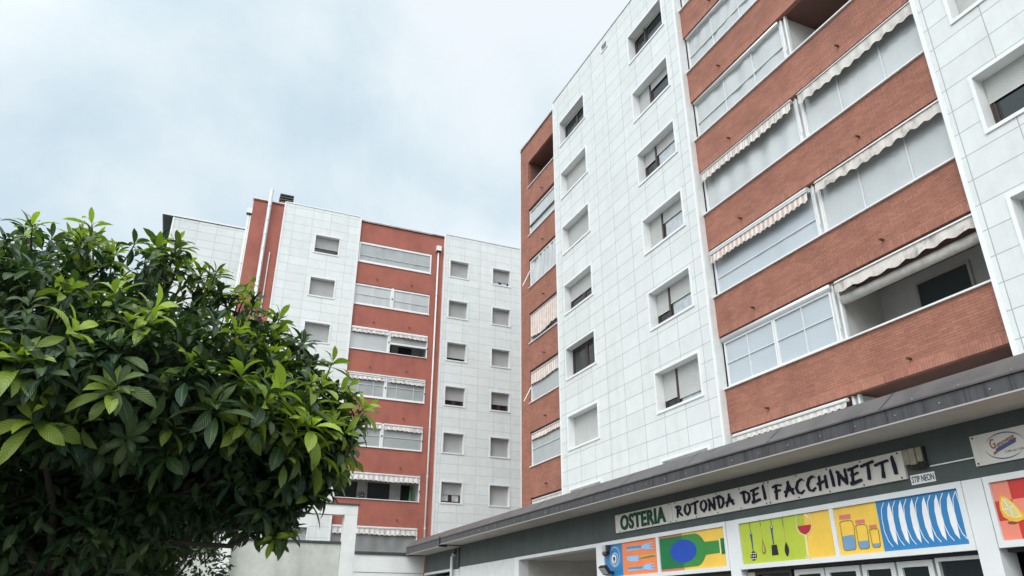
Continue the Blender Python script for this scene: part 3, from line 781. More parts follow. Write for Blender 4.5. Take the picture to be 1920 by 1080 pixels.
for i, y in enumerate(np.arange(1.2, 27.8, 0.72)):
    sc_ = MB(); sc_.tube([(XF - 0.012, y, 4.418), (XF - 0.03, y, 4.44)], 0.009, 'canopy_edge', 6)
    sc_.build('screw_head', SB, co); sc_ = MB(); sc_.tube([(XF, y + 0.33, 4.275), (XF - 0.018, y + 0.33, 4.275)], 0.009, 'canopy_edge', 6)
    sc_.build('screw_head', SB, co)
ecap = MB(); ecap.quad((XF, SE, 4.10), (10.0, SE, 4.10), (10.0, SE, 4.6), (XF, SE, 4.4), 'canopy_flashing'); ecap.build('end_plate', SB)

# wall below the band, from the far end to this side of the picture
def wall(u0, u1, v0, v1, m, w0=-0.2, w1=0.0, name='wall_panel'):
    return MB().box(FS, u0, u1, v0, v1, w0, w1, m).build(name, SB)
MB().ring(FS, 28.92, 32.55, -0.5, 3.388, 0.09, -0.12, 0.012, 'white_paint').build('door_frame', SB)
wall(29.0, 32.47, 0, 3.3, 'glass_dark', -0.6, -0.45, 'dark_opening')
wall(28.1, 28.75, 0, 3.34, 'white_paint', -0.2, 0.02)
wall(28.76, 28.92, 0, 3.388, 'lintel_stucco', -0.2, -0.02, 'wall_recess')
wall(28.12, 28.42, 3.36, 4.08, 'coping_dark', 0.001, 0.05, 'recess_shade_strip')  # dark strip; its colour stands in for a shaded recess in the band
wall(25.235, 28.09, 0, 3.388, 'white_paint', -0.2, 0.006)
wall(22.83, 25.225, 0, 3.388, 'white_paint', -0.2, 0.006)
wall(22.5, 22.82, 0, 3.388, 'white_trim', -0.3, 0.03, 'pillar')
wall(17.57, 22.5, 3.3, 3.388, 'white_trim', -0.3, 0.03, 'opening_trim')
pd = MB()
pd.quad(FS(17.57, 3.3, -0.3), FS(22.5, 3.3, -0.3), FS(22.5, 3.3, -3.6), FS(17.57, 3.3, -3.6), 'porch_plaster')
pd.quad(FS(17.57, 0, -3.6), FS(22.5, 0, -3.6), FS(22.5, 3.3, -3.6), FS(17.57, 3.3, -3.6), 'porch_back')
for y in (17.57, 22.5): pd.quad(FS(y, 0, -0.3), FS(y, 0, -3.6), FS(y, 3.3, -3.6), FS(y, 3.3, -0.3), 'porch_back')
pd.build('porch', SB)
pl = MB().tube([FS(19.5, 3.299, -1.9), FS(19.5, 3.2, -1.9)], [0.2, 0.17], 'soffit_white', 16).build('porch_lamp', SB)
MB().box(FS, 17.6, 18.4, 0.0, 2.85, -3.59, -3.5, 'glass_dark').build('porch_door', SB)
MB().tube([FS(28.62, 3.86, 0.02), FS(28.62, 3.86, 0.13), FS(28.62, 3.8, 0.15), FS(28.62, 0.1, 0.15)], 0.055, 'white_paint', 10).build('drainpipe', SB, smooth=False)
MB().tube([FS(28.62, 3.9, 0.05), FS(28.4, 4.02, 0.08)], 0.05, 'dark_rubber', 8).build('pipe_elbow', SB)
for a, b in ((17.215, 17.55), (12.005, 12.3), (6.84, 7.14)):
    wall(a, b, 0, 3.386, 'white_trim', -0.3, 0.035, 'pillar')
def shopfront(u0, u1, parts):
    """dark shade strip at the transom, then leaves (ua, ub, kind) down to the ground"""
    wall(u0, u1, 2.425, 2.47, 'coping_dark', -0.3, -0.12, 'transom_shadow')  # dark strip put in as the transom's shadow
    for a, b, kind in parts:
        if kind == 'door':
            d = MB().ring(FS, a, b, 0.02, 2.41, 0.085, -0.2, -0.13, 'white_paint').build('glass_door', SB)
            MB().box(FS, a + 0.08, b - 0.08, 0.1, 2.33, -0.19, -0.17, 'glass_dark').build('pane', SB, d)
            MB().tube([FS(b - 0.04, 1.0, -0.11), FS(b - 0.04, 1.25, -0.11)], 0.014, 'alu', 6).build('handle', SB, d)
        else:
            d = MB().ring(FS, a, b, 0.5, 2.42, 0.05, -0.2, -0.1, 'alu' if kind == 'alu' else 'frame_brown').build('shop_window', SB)
            MB().box(FS, a + 0.045, b - 0.045, 0.54, 2.375, -0.19, -0.16, 'glass_dark').build('pane', SB, d)
            wall(a, b, 0, 0.495, 'white_paint', -0.2, -0.1, 'window_apron')
shopfront(7.15, 11.99, [(7.17, 7.93, 'alu'), (8.0, 8.62, 'door'), (8.66, 9.29, 'door'), (9.34, 10.07, 'door'), (10.1, 10.79, 'door'), (10.83, 11.78, 'brown')])
wall(7.15, 11.99, 2.47, 3.386, 'porch_plaster', -0.3, -0.15, 'wall_panel')
wall(11.79, 11.99, 0, 2.42, 'porch_plaster', -0.3, -0.1, 'door_jamb')
shopfront(12.31, 17.2, [(12.33, 14.0, 'brown'), (14.03, 15.6, 'brown'), (15.64, 17.18, 'brown')])
wall(12.31, 17.2, 2.47, 3.386, 'porch_plaster', -0.3, -0.15, 'wall_panel')
shopfront(1.6, 6.83, [(5.6, 6.62, 'door'), (4.6, 5.55, 'door'), (3.4, 4.5, 'brown'), (1.65, 3.3, 'brown')])
wall(1.6, 6.83, 2.47, 3.386, 'porch_plaster', -0.3, -0.15, 'wall_panel')
wall(YA, 1.59, 0, 3.386, 'white_paint', -0.2, 0.0)
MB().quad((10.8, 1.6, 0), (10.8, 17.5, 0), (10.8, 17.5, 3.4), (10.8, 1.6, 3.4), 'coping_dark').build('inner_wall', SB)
en = MB(); en.quad((10.0, SE, 0), (XR, SE, 0), (XR, SE, 4.66), (10.0, SE, 4.66), 'plaster_white')
en.quad((10.0, YA, 0), (XR, YA, 0), (XR, YA, 4.66), (10.0, YA, 4.66), 'plaster_white'); en.build('end_wall', SB)

# ------------------------------------------------------------------ lettering
def text_add(mb, fr_to, txt, m, height, sx=1.0, depth=0.03, bold=0.0, shear=0.0, spacing=1.0):
    """flat text through fr_to(s, t, w): s to the reader's right, t up, letters of cap height = height"""
    cu = bpy.data.curves.new('lettering', 'FONT')
    cu.body = txt; cu.size = 1.0; cu.extrude = 0.5; cu.offset = bold; cu.shear = shear; cu.space_character = spacing; cu.resolution_u = 4
    ob = bpy.data.objects.new('lettering', cu); COL.objects.link(ob)
    dg = bpy.context.evaluated_depsgraph_get()
    me = bpy.data.meshes.new_from_object(ob.evaluated_get(dg))
    xs = [v.co.x for v in me.vertices]; ys = [v.co.y for v in me.vertices]
    k = height / 0.69
    x0 = min(xs)
    vs = [fr_to((v.co.x - x0) * k * sx, v.co.y * k, (v.co.z + 0.5) * depth) for v in me.vertices]
    mb.add(vs, [tuple(p.vertices) for p in me.polygons], m)
    wd = (max(xs) - x0) * k * sx
    bpy.data.objects.remove(ob); bpy.data.curves.remove(cu); bpy.data.meshes.remove(me)
    return wd

def text_fit(mb, mk, txt, m, height, width, **kw):
    t = MB(); w = text_add(t, lambda s, t_, w: (s, t_, w), txt, m, height, **kw)
    kx = width / w
    text_add(mb, lambda s, t_, w_: mk(s * kx, t_, w_), txt, m, height, **kw)

# brush-stroke capitals: strokes as (x, y, half width) chains in a unit cell
GL = {
 'R': [[(.22, 1.0, .09), (.2, .5, .085), (.12, -.05, .05)], [(.0, .9, .03), (.35, 1.0, .075), (.66, .86, .085), (.62, .66, .08), (.3, .48, .04)], [(.34, .5, .04), (.6, .25, .08), (.86, .04, .05)]],
 'O': [[(.55, .98, .03), (.25, .85, .075), (.1, .5, .1), (.22, .15, .085), (.5, .02, .06)], [(.5, .02, .06), (.82, .25, .09), (.9, .6, .1), (.75, .9, .075), (.5, .98, .03)]],
 'T': [[(.0, .86, .03), (.35, .95, .06), (1.0, 1.02, .07)], [(.52, 1.0, .07), (.5, .5, .085), (.44, -.04, .1)]],
 'N': [[(.18, .95, .07), (.18, .5, .08), (.1, -.02, .06)], [(.1, 1.0, .05), (.5, .45, .1), (.84, .02, .08)], [(.8, 1.05, .05), (.84, .5, .085), (.82, .0, .07)]],
 'D': [[(.26, .95, .08), (.24, .5, .085), (.3, -.02, .06)], [(.0, .88, .03), (.4, .98, .075), (.85, .72, .1), (.86, .35, .1), (.6, .06, .08), (.28, .0, .04)]],
 'A': [[(.5, 1.05, .04), (.36, .55, .085), (.06, -.02, .07)], [(.45, 1.02, .05), (.66, .5, .09), (.94, .08, .09)], [(.1, .34, .04), (.5, .4, .06), (.98, .46, .05)]],
 'E': [[(.28, .95, .08), (.24, .5, .08), (.2, .04, .07)], [(.02, .9, .04), (.4, .96, .06), (.85, 1.04, .06)], [(.2, .52, .04), (.5, .56, .055), (.76, .62, .045)], [(.08, .0, .07), (.5, .04, .075), (.95, .12, .08)]],
 'I': [[(.38, 1.1, .05), (.5, .55, .1), (.55, .0, .09)]],
 'F': [[(.3, .98, .07), (.3, .5, .085), (.22, -.1, .07)], [(.0, .86, .03), (.4, .98, .075), (.9, .9, .06)], [(.2, .5, .05), (.5, .55, .06), (.78, .56, .045)]],
 'C': [[(.92, .86, .05), (.72, 1.0, .07), (.36, .85, .085), (.14, .45, .1), (.28, .1, .085), (.6, .02, .07), (.9, .2, .04)]],
 'H': [[(.2, .95, .07), (.2, .5, .085), (.14, -.06, .07)], [(.05, .42, .04), (.5, .52, .06), (.85, .6, .05)], [(.78, .9, .06), (.8, .5, .09), (.8, .02, .08)]],
}
def brush(mb, mk, ch, s0, wd, t0, ht, w0, m, rng, thick=0.03):
    for i, st in enumerate(GL[ch]):
        d = w0 + i * 0.0012
        P = [(s0 + x * wd, t0 + y * ht, h * ht * 1.0) for x, y, h in st]
        Lp, Rp = [], []
        for j, (x, y, h) in enumerate(P):
            a = P[max(j - 1, 0)]; b = P[min(j + 1, len(P) - 1)]
            dx, dy = b[0] - a[0], b[1] - a[1]; l = math.hypot(dx, dy) or 1
            jx = rng.uniform(0.8, 1.2)
            nx, ny = -dy / l * h * jx, dx / l * h * jx
            if j == 0: x -= dx / l * 0.02; ny += 0.012
            Lp.append((x + nx, y + ny)); Rp.append((x - nx, y - ny))
        n = len(P)
        for j in range(n - 1):
            q = [Lp[j], Lp[j + 1], Rp[j + 1], Rp[j]]
            vs = [mk(*p, d) for p in q] + [mk(*p, d + thick) for p in q]
            mb.add(vs, [(4, 5, 6, 7), (0, 1, 5, 4), (2, 3, 7, 6)] + ([(3, 0, 4, 7)] if j == 0 else []) + ([(1, 2, 6, 5)] if j == n - 2 else []), m)

# the long sign: four boards end to end
LS = thing('restaurant_sign', 'long cream sign board with green and navy lettering on the dark band', 'sign', (9.97, 12.24, 3.54))
bds = [(16.50, 14.07), (14.06, 10.97), (10.96, 7.98)]
for a, b in bds:
    bo = MB().box(FS, b, a, 3.548, 3.972, 0.002, 0.045, 'sign_board').build('sign_board', LS)
    st = MB()
    for u in np.arange(b + 0.08, a, 0.72):
        for v_ in (3.575, 3.945): st.tube([FS(u, v_, 0.045), FS(u, v_, 0.053)], 0.014, 'letter_black', 8)
    st.build('fixing_screws', LS, bo)
ot = MB(); text_fit(ot, lambda s, t, w: FS(16.24 - s, 3.605 + t, 0.047 + w), 'OSTERIA', 'letter_green', 0.315, 1.93, bold=0.03, depth=0.022, spacing=1.1)
ot.build('green_lettering', LS)
rng = random.Random(3)
def word(txt, y0, y1, t0, ht, widths=None, jig=0.012):
    cell = (y0 - y1) / sum((widths or {}).get(c, 1.0) for c in txt)
    s = 0
    for c in txt:
        k = (widths or {}).get(c, 1.0) * cell
        bt = MB()
        brush(bt, lambda a, b, w: FS(y0 - a, b, w), c, s + k * 0.06, k * 0.88, t0 + rng.uniform(-jig, jig), ht * rng.uniform(0.95, 1.05), 0.047, 'letter_navy', rng)
        bt.build('brush_letter', LS)
        s += k
word('ROTONDA', 13.9, 11.93, 3.645, 0.23)
word('DEI', 11.72, 10.98, 3.645, 0.23, {'I': 0.6})
word('FACCHINETTI', 10.83, 8.06, 3.635, 0.24, {'I': 0.6})

ss = thing('small_sign', 'little white plate with black lettering under the junction boxes', 'sign', (9.99, 7.74, 3.46))
MB().box(FS, 7.535, 7.945, 3.45, 3.59, 0.002, 0.012, 'art_white').build('plate', ss)
t_ = MB(); text_fit(t_, lambda s, t, w: FS(7.925 - s, 3.478 + t, 0.013 + w), 'STIP NEON', 'letter_black', 0.088, 0.375, bold=0.012, depth=0.003); t_.build('lettering', ss)

cs = thing('coffee_sign', 'white coffee sign with an oval ring and sloping red script on the dark band', 'sign', (9.98, 5.8, 3.54))
MB().box(FS, 4.7, 6.86, 3.54, 3.952, 0.002, 0.03, 'sign_board').build('sign_board', cs)
lo = MB()
def arc(mb, cu, cv, ru, rv, a0, a1, th, w, m, n=40):
    for i in range(n):
        p = []
        for t, s in ((i, 1), (i + 1, 1), (i + 1, -1), (i, -1)):
            a = R(a0 + (a1 - a0) * t / n); e = th * math.sin(math.pi * t / n) + 0.0015
            p.append((cu - (ru + s * e) * math.cos(a), cv + (rv + s * e) * math.sin(a)))
        mb.quad(*[FS(q[0], q[1], w) for q in p], m)
arc(lo, 6.40, 3.745, 0.275, 0.168, 10, 152, 0.006, 0.033, 'art_navy')
arc(lo, 6.40, 3.745, 0.275, 0.168, 188, 322, 0.006, 0.033, 'art_navy')
th = R(17)
def lg(s0, t0): return lambda s, t, w: FS(6.575 - s0 - (s * math.cos(th) - t * math.sin(th)), 3.715 + t0 + s * math.sin(th) + t * math.cos(th), 0.034 + w)
text_fit(lo, lg(0.0, 0.005), 'G', 'art_brown', 0.125, 0.085, bold=0.012, depth=0.003, shear=0.25)
text_fit(lo, lg(0.085, 0.02), 'enovese', 'art_brown', 0.072, 0.265, bold=0.006, depth=0.003, shear=0.25)
lo.quad(lg(0.02, -0.055)(0, 0, .0005), lg(0.02, -0.055)(0.335, 0, .0005), lg(0.02, -0.055)(0.365, 0.05, .0005), lg(0.02, -0.055)(0.05, 0.05, .0005), 'art_navy')
lo.quad(lg(0.0, -0.068)(0, 0, .0015), lg(0.0, -0.068)(0.06, 0, .0015), lg(0.0, -0.068)(0.085, 0.03, .0015), lg(0.0, -0.068)(0.02, 0.03, .0015), 'art_brown')
th = R(0)
text_fit(lo, lambda s, t, w: FS(6.41 - s, 3.645 + t, 0.034 + w), 'Caffe dal 1930', 'art_grey', 0.032, 0.26, depth=0.002)
lo.build('logo', cs)
st = MB()
for u, v_ in ((6.82, 3.92), (6.82, 3.57)): st.tube([FS(u, v_, 0.03), FS(u, v_, 0.038)], 0.013, 'letter_black', 8)
st.build('fixing_screws', cs)

jb = thing('junction_box', 'cluster of dirty cream junction boxes at the end of the long sign', 'junction box', (9.95, 7.75, 3.72))
for i, (a, b, z0) in enumerate(((7.97, 7.86, 3.74), (7.85, 7.74, 3.725), (7.73, 7.63, 3.75))):
    bx = MB().box(FS, b, a, z0, 3.97, 0.0, 0.065 + 0.012 * (i == 1), 'box_cream').build('box', jb)
    md = bx.modifiers.new('bevel', 'BEVEL'); md.width = 0.012; md.segments = 2
MB().box(FS, 7.6, 7.62, 3.74, 3.97, 0.0, 0.06, 'dark_rubber').build('box_side', jb)
for k_ in range(4):
    u = 7.92 - k_ * 0.08
    MB().tube([FS(u, 3.75, 0.05), FS(u - 0.02, 3.69 - 0.012 * k_, 0.055), FS(u - 0.12, 3.67, 0.05), FS(7.6, 3.74, 0.04)], 0.012, 'dark_rubber', 6).build('cable', jb)
tag(MB().tube([FS(7.57, 3.667, 0.015), FS(6.87, 3.667, 0.015)], 0.011, 'art_white', 6).build('conduit', loc=(9.98, 7.2, 3.66)), 'thin white conduit running from the junction boxes to the coffee sign', 'conduit')

# ------------------------------------------------------------------ picture panels over the shop windows
GRP = 'framed food picture panels above the shop windows'
def panel(label, u0, u1, mull, loc):
    t = thing('picture_panel', label, 'picture panel', loc, GRP)
    f = MB().ring(FS, u0, u1, 2.47, 3.385, 0.075, 0.0, 0.055, 'white_trim', bv=0.085)
    if mull: f.box(FS, mull[0], mull[1], 2.556, 3.299, 0.0, 0.05, 'white_trim')
    f.build('frame', t)
    return t
WB = 0.02
def poly(mb, pts, m, lay): mb.add([FS(a, b, WB + 0.0022 * lay) for a, b in pts], [tuple(range(len(pts)))], m)
def rect(mb, a, b, c, d, m, lay): poly(mb, [(a, c), (b, c), (b, d), (a, d)], m, lay)
def ell(mb, cu, cv, ru, rv, m, lay, n=28): poly(mb, [(cu + ru * math.cos(2 * math.pi * i / n), cv + rv * math.sin(2 * math.pi * i / n)) for i in range(n)], m, lay)
def oring(mb, cu, cv, ru, rv, th_, m, lay, n=36):
    for i in range(n):
        a, b = 2 * math.pi * i / n, 2 * math.pi * (i + 1) / n
        poly(mb, [(cu + r * ru * math.cos(x) , cv + r * rv * math.sin(x)) for x, r in ((a, 1), (b, 1), (b, 1 - th_), (a, 1 - th_))], m, lay)
def line(mb, pts, th_, m, lay):
    for (a, b), (c, d) in zip(pts, pts[1:]):
        l = math.hypot(c - a, d - b) or 1; nx, ny = -(d - b) / l * th_ / 2, (c - a) / l * th_ / 2
        poly(mb, [(a + nx, b + ny), (c + nx, d + ny), (c - nx, d - ny), (a - nx, b - ny)], m, lay)

p1 = panel('panel with a blue plate, cutlery on orange and a big green bottle', 12.305, 17.2, (14.67, 14.78), (9.96, 14.75, 2.47))
a = MB(); rect(a, 14.775, 17.13, 2.55, 3.305, 'art_orange', 0); rect(a, 16.29, 17.13, 2.55, 3.305, 'art_blue', 1)
oring(a, 16.645, 3.005, 0.235, 0.232, 0.05, 'art_white', 2); ell(a, 16.65, 2.955, 0.16, 0.15, 'art_white', 2); ell(a, 16.65, 2.955, 0.145, 0.135, 'art_midblue', 3)
ell(a, 16.68, 2.96, 0.105, 0.105, 'art_white', 4); ell(a, 16.675, 2.965, 0.055, 0.05, 'art_black', 5); poly(a, [(16.73, 2.92), (16.62, 2.92), (16.69, 2.84)], 'art_flesh', 5)
poly(a, [(16.081, 3.194), (15.4, 3.176), (15.383, 3.106), (15.852, 3.106), (16.081, 3.096)], 'art_lightblue', 1)
poly(a, [(16.08, 3.197), (15.434, 3.179), (15.434, 3.124), (16.086, 3.144)], 'art_midblue', 2)
fh = [(15.403, 3.159), (15.264, 3.208), (14.907, 3.213), (14.916, 3.197), (15.103, 3.187), (15.081, 3.16), (14.909, 3.154), (14.918, 3.135), (15.072, 3.133), (15.075, 3.108), (14.918, 3.091), (14.933, 3.069), (15.183, 3.077), (15.382, 3.109)]
poly(a, fh, 'art_lightblue', 3)
poly(a, [(16.114, 2.966), (16.024, 2.978), (15.561, 2.964), (15.617, 2.844), (16.019, 2.876), (16.091, 2.92)], 'art_lightblue', 1)
poly(a, [(15.512, 2.957), (14.847, 2.966), (14.834, 2.899), (15.511, 2.884)], 'art_olive', 1)
poly(a, [(15.512, 2.957), (14.847, 2.966), (14.841, 2.941), (15.51, 2.918)], 'art_tan', 2)
for q in ((15.47, 2.92), (14.88, 2.925)): ell(a, *q, 0.02, 0.014, 'art_yellow', 3, 10)
poly(a, [(16.071, 2.727), (15.393, 2.724), (15.382, 2.656), (15.907, 2.649), (16.075, 2.64)], 'art_lightblue', 1)
poly(a, [(16.071, 2.727), (15.42, 2.722), (15.42, 2.67), (16.07, 2.69)], 'art_midblue', 2)
poly(a, [(x, z - 0.447) for x, z in fh], 'art_lightblue', 3)
for q in ((16.04, 3.13), (16.03, 2.68)): ell(a, *q, 0.025, 0.016, 'art_orange', 4, 10)
a.build('picture_board', p1)
a = MB(); rect(a, 12.37, 14.675, 2.55, 3.305, 'art_yellow', 0); rect(a, 13.818, 14.675, 2.55, 3.305, 'art_coral', 1)
def smooth_pts(pts, n=2):
    for _ in range(n):
        o = []
        for i in range(len(pts)):
            p, q = pts[i], pts[(i + 1) % len(pts)]
            o += [(p[0] * .75 + q[0] * .25, p[1] * .75 + q[1] * .25), (p[0] * .25 + q[0] * .75, p[1] * .25 + q[1] * .75)]
        pts = o
    return pts
poly(a, [(13.82, 3.259), (13.36, 3.257), (13.27, 3.24), (13.19, 3.2), (13.12, 3.145), (13.075, 3.09), (13.045, 3.063), (12.58, 3.055), (12.573, 2.819), (13.038, 2.81), (13.08, 2.77), (13.13, 2.71), (13.22, 2.65), (13.33, 2.612), (13.82, 2.606)], 'art_green', 2)
rect(a, 13.82, 14.668, 2.606, 3.259, 'art_darkgreen', 2)
ell(a, 13.81, 2.937, 0.47, 0.232, 'art_royal', 3, 40)
rect(a, 12.53, 12.58, 2.79, 3.08, 'art_cream', 3); rect(a, 12.42, 12.534, 2.79, 3.085, 'art_darkgreen', 4)
a.build('picture_board', p1)

p2 = panel('panel with hanging utensils, a wine glass, jars and a row of white plates', 7.145, 11.985, (9.515, 9.6), (9.96, 9.56, 2.47))
a = MB(); rect(a, 9.59, 11.92, 2.55, 3.305, 'art_yellow', 0); rect(a, 10.235, 11.92, 2.55, 3.305, 'art_lime', 1)
for s_ in ([(11.614, 3.299), (11.622, 3.11)], [(11.322, 3.299), (11.326, 3.19)], [(11.032, 3.299), (11.035, 3.17)], [(10.732, 3.299), (10.736, 3.13)]): line(a, s_, 0.012, 'art_black', 2)
poly(a, [(11.646, 3.111), (11.613, 3.125), (11.58, 3.105), (11.588, 3.021), (11.598, 2.783), (11.62, 2.778), (11.632, 2.973)], 'art_navy', 3); ell(a, 11.613, 3.095, 0.014, 0.014, 'art_white', 4, 10)
poly(a, smooth_pts([(11.614, 2.784), (11.543, 2.759), (11.516, 2.694), (11.548, 2.632), (11.613, 2.605), (11.671, 2.621), (11.704, 2.681), (11.676, 2.75)], 2), 'art_black', 3)
for i in range(3):
    for j in range(3): ell(a, 11.56 + i * 0.05, 2.645 + j * 0.045, 0.014, 0.013, 'art_white', 4, 8)
poly(a, [(11.339, 3.199), (11.312, 3.196), (11.314, 2.972), (11.331, 2.973)], 'art_tan', 3)
poly(a, smooth_pts([(11.322, 2.99), (11.291, 2.88), (11.261, 2.79), (11.269, 2.727), (11.318, 2.699), (11.362, 2.721), (11.369, 2.785), (11.339, 2.884)], 1), 'art_olive', 3)
poly(a, [(x * 0.55 + 11.318 * 0.45, z * 0.7 + 2.8 * 0.3) for x, z in [(11.322, 2.96), (11.291, 2.88), (11.265, 2.79), (11.275, 2.727), (11.318, 2.709), (11.362, 2.721), (11.369, 2.785), (11.339, 2.884)]], 'art_tan', 4)
poly(a, [(11.068, 3.165), (11.03, 3.182), (10.997, 3.158), (11.02, 3.072), (11.028, 2.853), (11.053, 2.849), (11.061, 3.013)], 'art_navy', 3); ell(a, 11.03, 3.15, 0.015, 0.015, 'art_white', 4, 10)
poly(a, [(11.099, 2.846), (10.96, 2.844), (10.945, 2.668), (11.117, 2.667)], 'art_black', 3)
poly(a, [(10.751, 3.134), (10.718, 3.13), (10.727, 2.872), (10.74, 2.873)], 'art_tan', 3)
poly(a, smooth_pts([(10.722, 2.88), (10.687, 2.808), (10.666, 2.733), (10.688, 2.674), (10.731, 2.615), (10.764, 2.655), (10.784, 2.718), (10.774, 2.778), (10.744, 2.837)], 1), 'art_black', 3)
go = [(10.37, 3.299), (10.395, 3.208), (10.408, 3.124), (10.394, 3.049), (10.347, 2.985), (10.265, 2.945), (10.245, 2.93), (10.255, 2.62), (10.31, 2.57), (10.185, 2.57), (10.22, 2.62), (10.215, 2.93), (10.185, 2.942), (10.107, 2.986), (10.052, 3.064), (10.037, 3.158), (10.058, 3.244), (10.085, 3.299)]
line(a, go, 0.018, 'art_cream', 3); rect(a, 10.218, 10.252, 2.6, 2.95, 'art_cream', 2)
poly(a, [(10.36, 3.295), (10.22, 3.295), (10.22, 3.12), (10.38, 3.12)], 'art_lime', 2)
poly(a, [(10.385, 3.103), (10.06, 3.103), (10.085, 3.043), (10.13, 2.994), (10.197, 2.961), (10.249, 2.958), (10.313, 2.981), (10.362, 3.034)], 'art_wine', 4)
poly(a, [(10.192, 3.296), (10.136, 3.277), (10.095, 3.23), (10.087, 3.175), (10.107, 3.218), (10.147, 3.256)], 'art_white', 4)
a.build('picture_board', p2)
a = MB(); rect(a, 7.2, 9.525, 2.55, 3.305, 'art_yellow', 0); rect(a, 7.2, 8.655, 2.55, 3.305, 'art_blue', 1)
for q in ([(9.424, 3.175), (9.185, 3.177), (9.194, 3.106), (9.427, 3.109)], [(9.109, 3.067), (8.92, 3.067), (8.923, 3.013), (9.111, 3.013)], [(8.858, 2.964), (8.715, 2.965), (8.718, 2.92), (8.861, 2.918)]): poly(a, q, 'art_rose', 2)
for j in ([(9.433, 3.059), (9.383, 3.08), (9.225, 3.083), (9.171, 3.058), (9.155, 2.979), (9.185, 2.663), (9.213, 2.633), (9.403, 2.628), (9.439, 2.657), (9.432, 2.837)], [(9.12, 2.982), (9.075, 2.996), (8.941, 2.993), (8.907, 2.967), (8.901, 2.89), (8.922, 2.655), (8.948, 2.63), (9.097, 2.629), (9.123, 2.658)], [(8.864, 2.893), (8.823, 2.905), (8.719, 2.904), (8.697, 2.877), (8.711, 2.651), (8.732, 2.631), (8.834, 2.632), (8.859, 2.65)]):
    line(a, j + [j[0]], 0.011, 'art_olive', 3)
for q in ([(9.43, 2.847), (9.19, 2.856), (9.185, 2.663), (9.213, 2.633), (9.403, 2.628), (9.439, 2.657)], [(9.113, 2.745), (8.92, 2.744), (8.922, 2.655), (8.948, 2.63), (9.097, 2.629), (9.123, 2.658)], [(8.861, 2.687), (8.709, 2.69), (8.711, 2.651), (8.732, 2.631), (8.834, 2.632), (8.859, 2.65)]): poly(a, q, 'art_slate', 2)
w0_ = [(8.399, 3.263), (8.45, 3.18), (8.479, 3.044), (8.479, 2.85), (8.446, 2.70), (8.39, 2.624), (8.385, 2.7), (8.384, 2.84), (8.384, 3.112)]
o0_ = [(8.499, 3.268), (8.565, 3.173), (8.59, 3.016), (8.585, 2.84), (8.545, 2.70), (8.484, 2.616), (8.484, 2.75), (8.484, 2.926), (8.484, 3.1), (8.499, 3.268)]
for i in range(7):
    sh = -1.236 * i / 6
    line(a, [(x + sh, z) for x, z in (o0_[:6] if i < 6 else o0_)], 0.012, 'art_white', 2)
    if i < 6: poly(a, [(x + sh * 6 / 6.0 * (1.0), z) for x, z in w0_], 'art_white', 3)
a.build('picture_board', p2)

p3 = panel('panel with lemon wedges on red checks under the coffee sign', 1.6, 6.815, None, (9.96, 4.2, 2.47))
a = MB(); rect(a, 1.67, 6.745, 2.55, 3.305, 'art_red', 0)
for i in range(21):
    for j in range(3):
        if (i + j) % 2 == 0: rect(a, 6.742 - 0.245 * (i + 1), 6.742 - 0.245 * i, 3.305 - 0.252 * (j + 1) + 0.0005, 3.3045 - 0.252 * j, 'art_salmon', 1)
def wedge(du, dv):
    poly(a, [(x + du, z + dv) for x, z in [(6.637, 2.782), (6.536, 2.79), (6.474, 2.76), (6.549, 2.742), (6.626, 2.753)]], 'art_shadow', 2)
    L1 = [(6.632, 3.123), (6.676, 3.042), (6.692, 2.949), (6.669, 2.851), (6.595, 2.791), (6.502, 2.768), (6.415, 2.79), (6.38, 2.83), (6.411, 2.878), (6.475, 2.998), (6.568, 3.095)]
    poly(a, [(x + du, z + dv) for x, z in L1], 'art_lemon', 3)
    L2 = [(6.626, 3.093), (6.655, 3.021), (6.659, 2.935), (6.615, 2.86), (6.527, 2.817), (6.42, 2.824), (6.483, 2.971), (6.566, 3.066)]
    poly(a, [(x + du, z + dv) for x, z in L2], 'art_cream', 4)
    c = (6.555 + du, 2.95 + dv)
    poly(a, [((x + du) * 0.86 + c[0] * 0.14, (z + dv) * 0.86 + c[1] * 0.14) for x, z in L2], 'art_flesh', 5)
    for x, z in L2[::2]: line(a, [c, ((x + du) * 0.8 + c[0] * 0.2, (z + dv) * 0.8 + c[1] * 0.2)], 0.01, 'art_white', 6)
for q in ((0, 0), (-0.32, -0.1), (-1.3, 0.08), (-2.2, -0.05), (-3.1, 0.05)): wedge(*q)
a.build('picture_board', p3)

# lamps on the first panel
s1 = thing('floodlight', 'small black floodlight tilted down over the blue plate picture', 'floodlight', (9.8, 16.85, 2.62))
MB().box(FS, 16.73, 16.83, 2.62, 2.68, 0.02, 0.12, 'dark_rubber').build('bracket', s1)
def tilt(u, v, w): 
    c, s = math.cos(R(38)), math.sin(R(38)); return FS(16.80 + u, 2.70 + v * c - w * s, 0.24 + v * s + w * c)
MB().box(tilt, -0.16, 0.16, -0.11, 0.11, -0.05, 0.03, 'dark_rubber').build('housing', s1)
MB().box(tilt, -0.13, 0.13, -0.085, 0.085, 0.031, 0.038, 'galvanised').build('lens', s1)
s2 = thing('wall_lamp', 'small grey wall lamp with a brown cap at the corner of the blue picture', 'lamp', (9.85, 17.0, 3.1))
MB().box(FS, 16.9, 17.06, 3.14, 3.30, 0.03, 0.14, 'galvanised').build('housing', s2)
MB().box(FS, 16.84, 16.9, 3.14, 3.30, 0.03, 0.13, 'coping_dark').build('housing_side', s2)
MB().tube([FS(16.97, 3.14, 0.1), FS(16.97, 3.10, 0.11), FS(16.97, 3.05, 0.11)], [0.06, 0.085, 0.05], 'lamp_brown', 12).build('shade', s2, smooth=True)

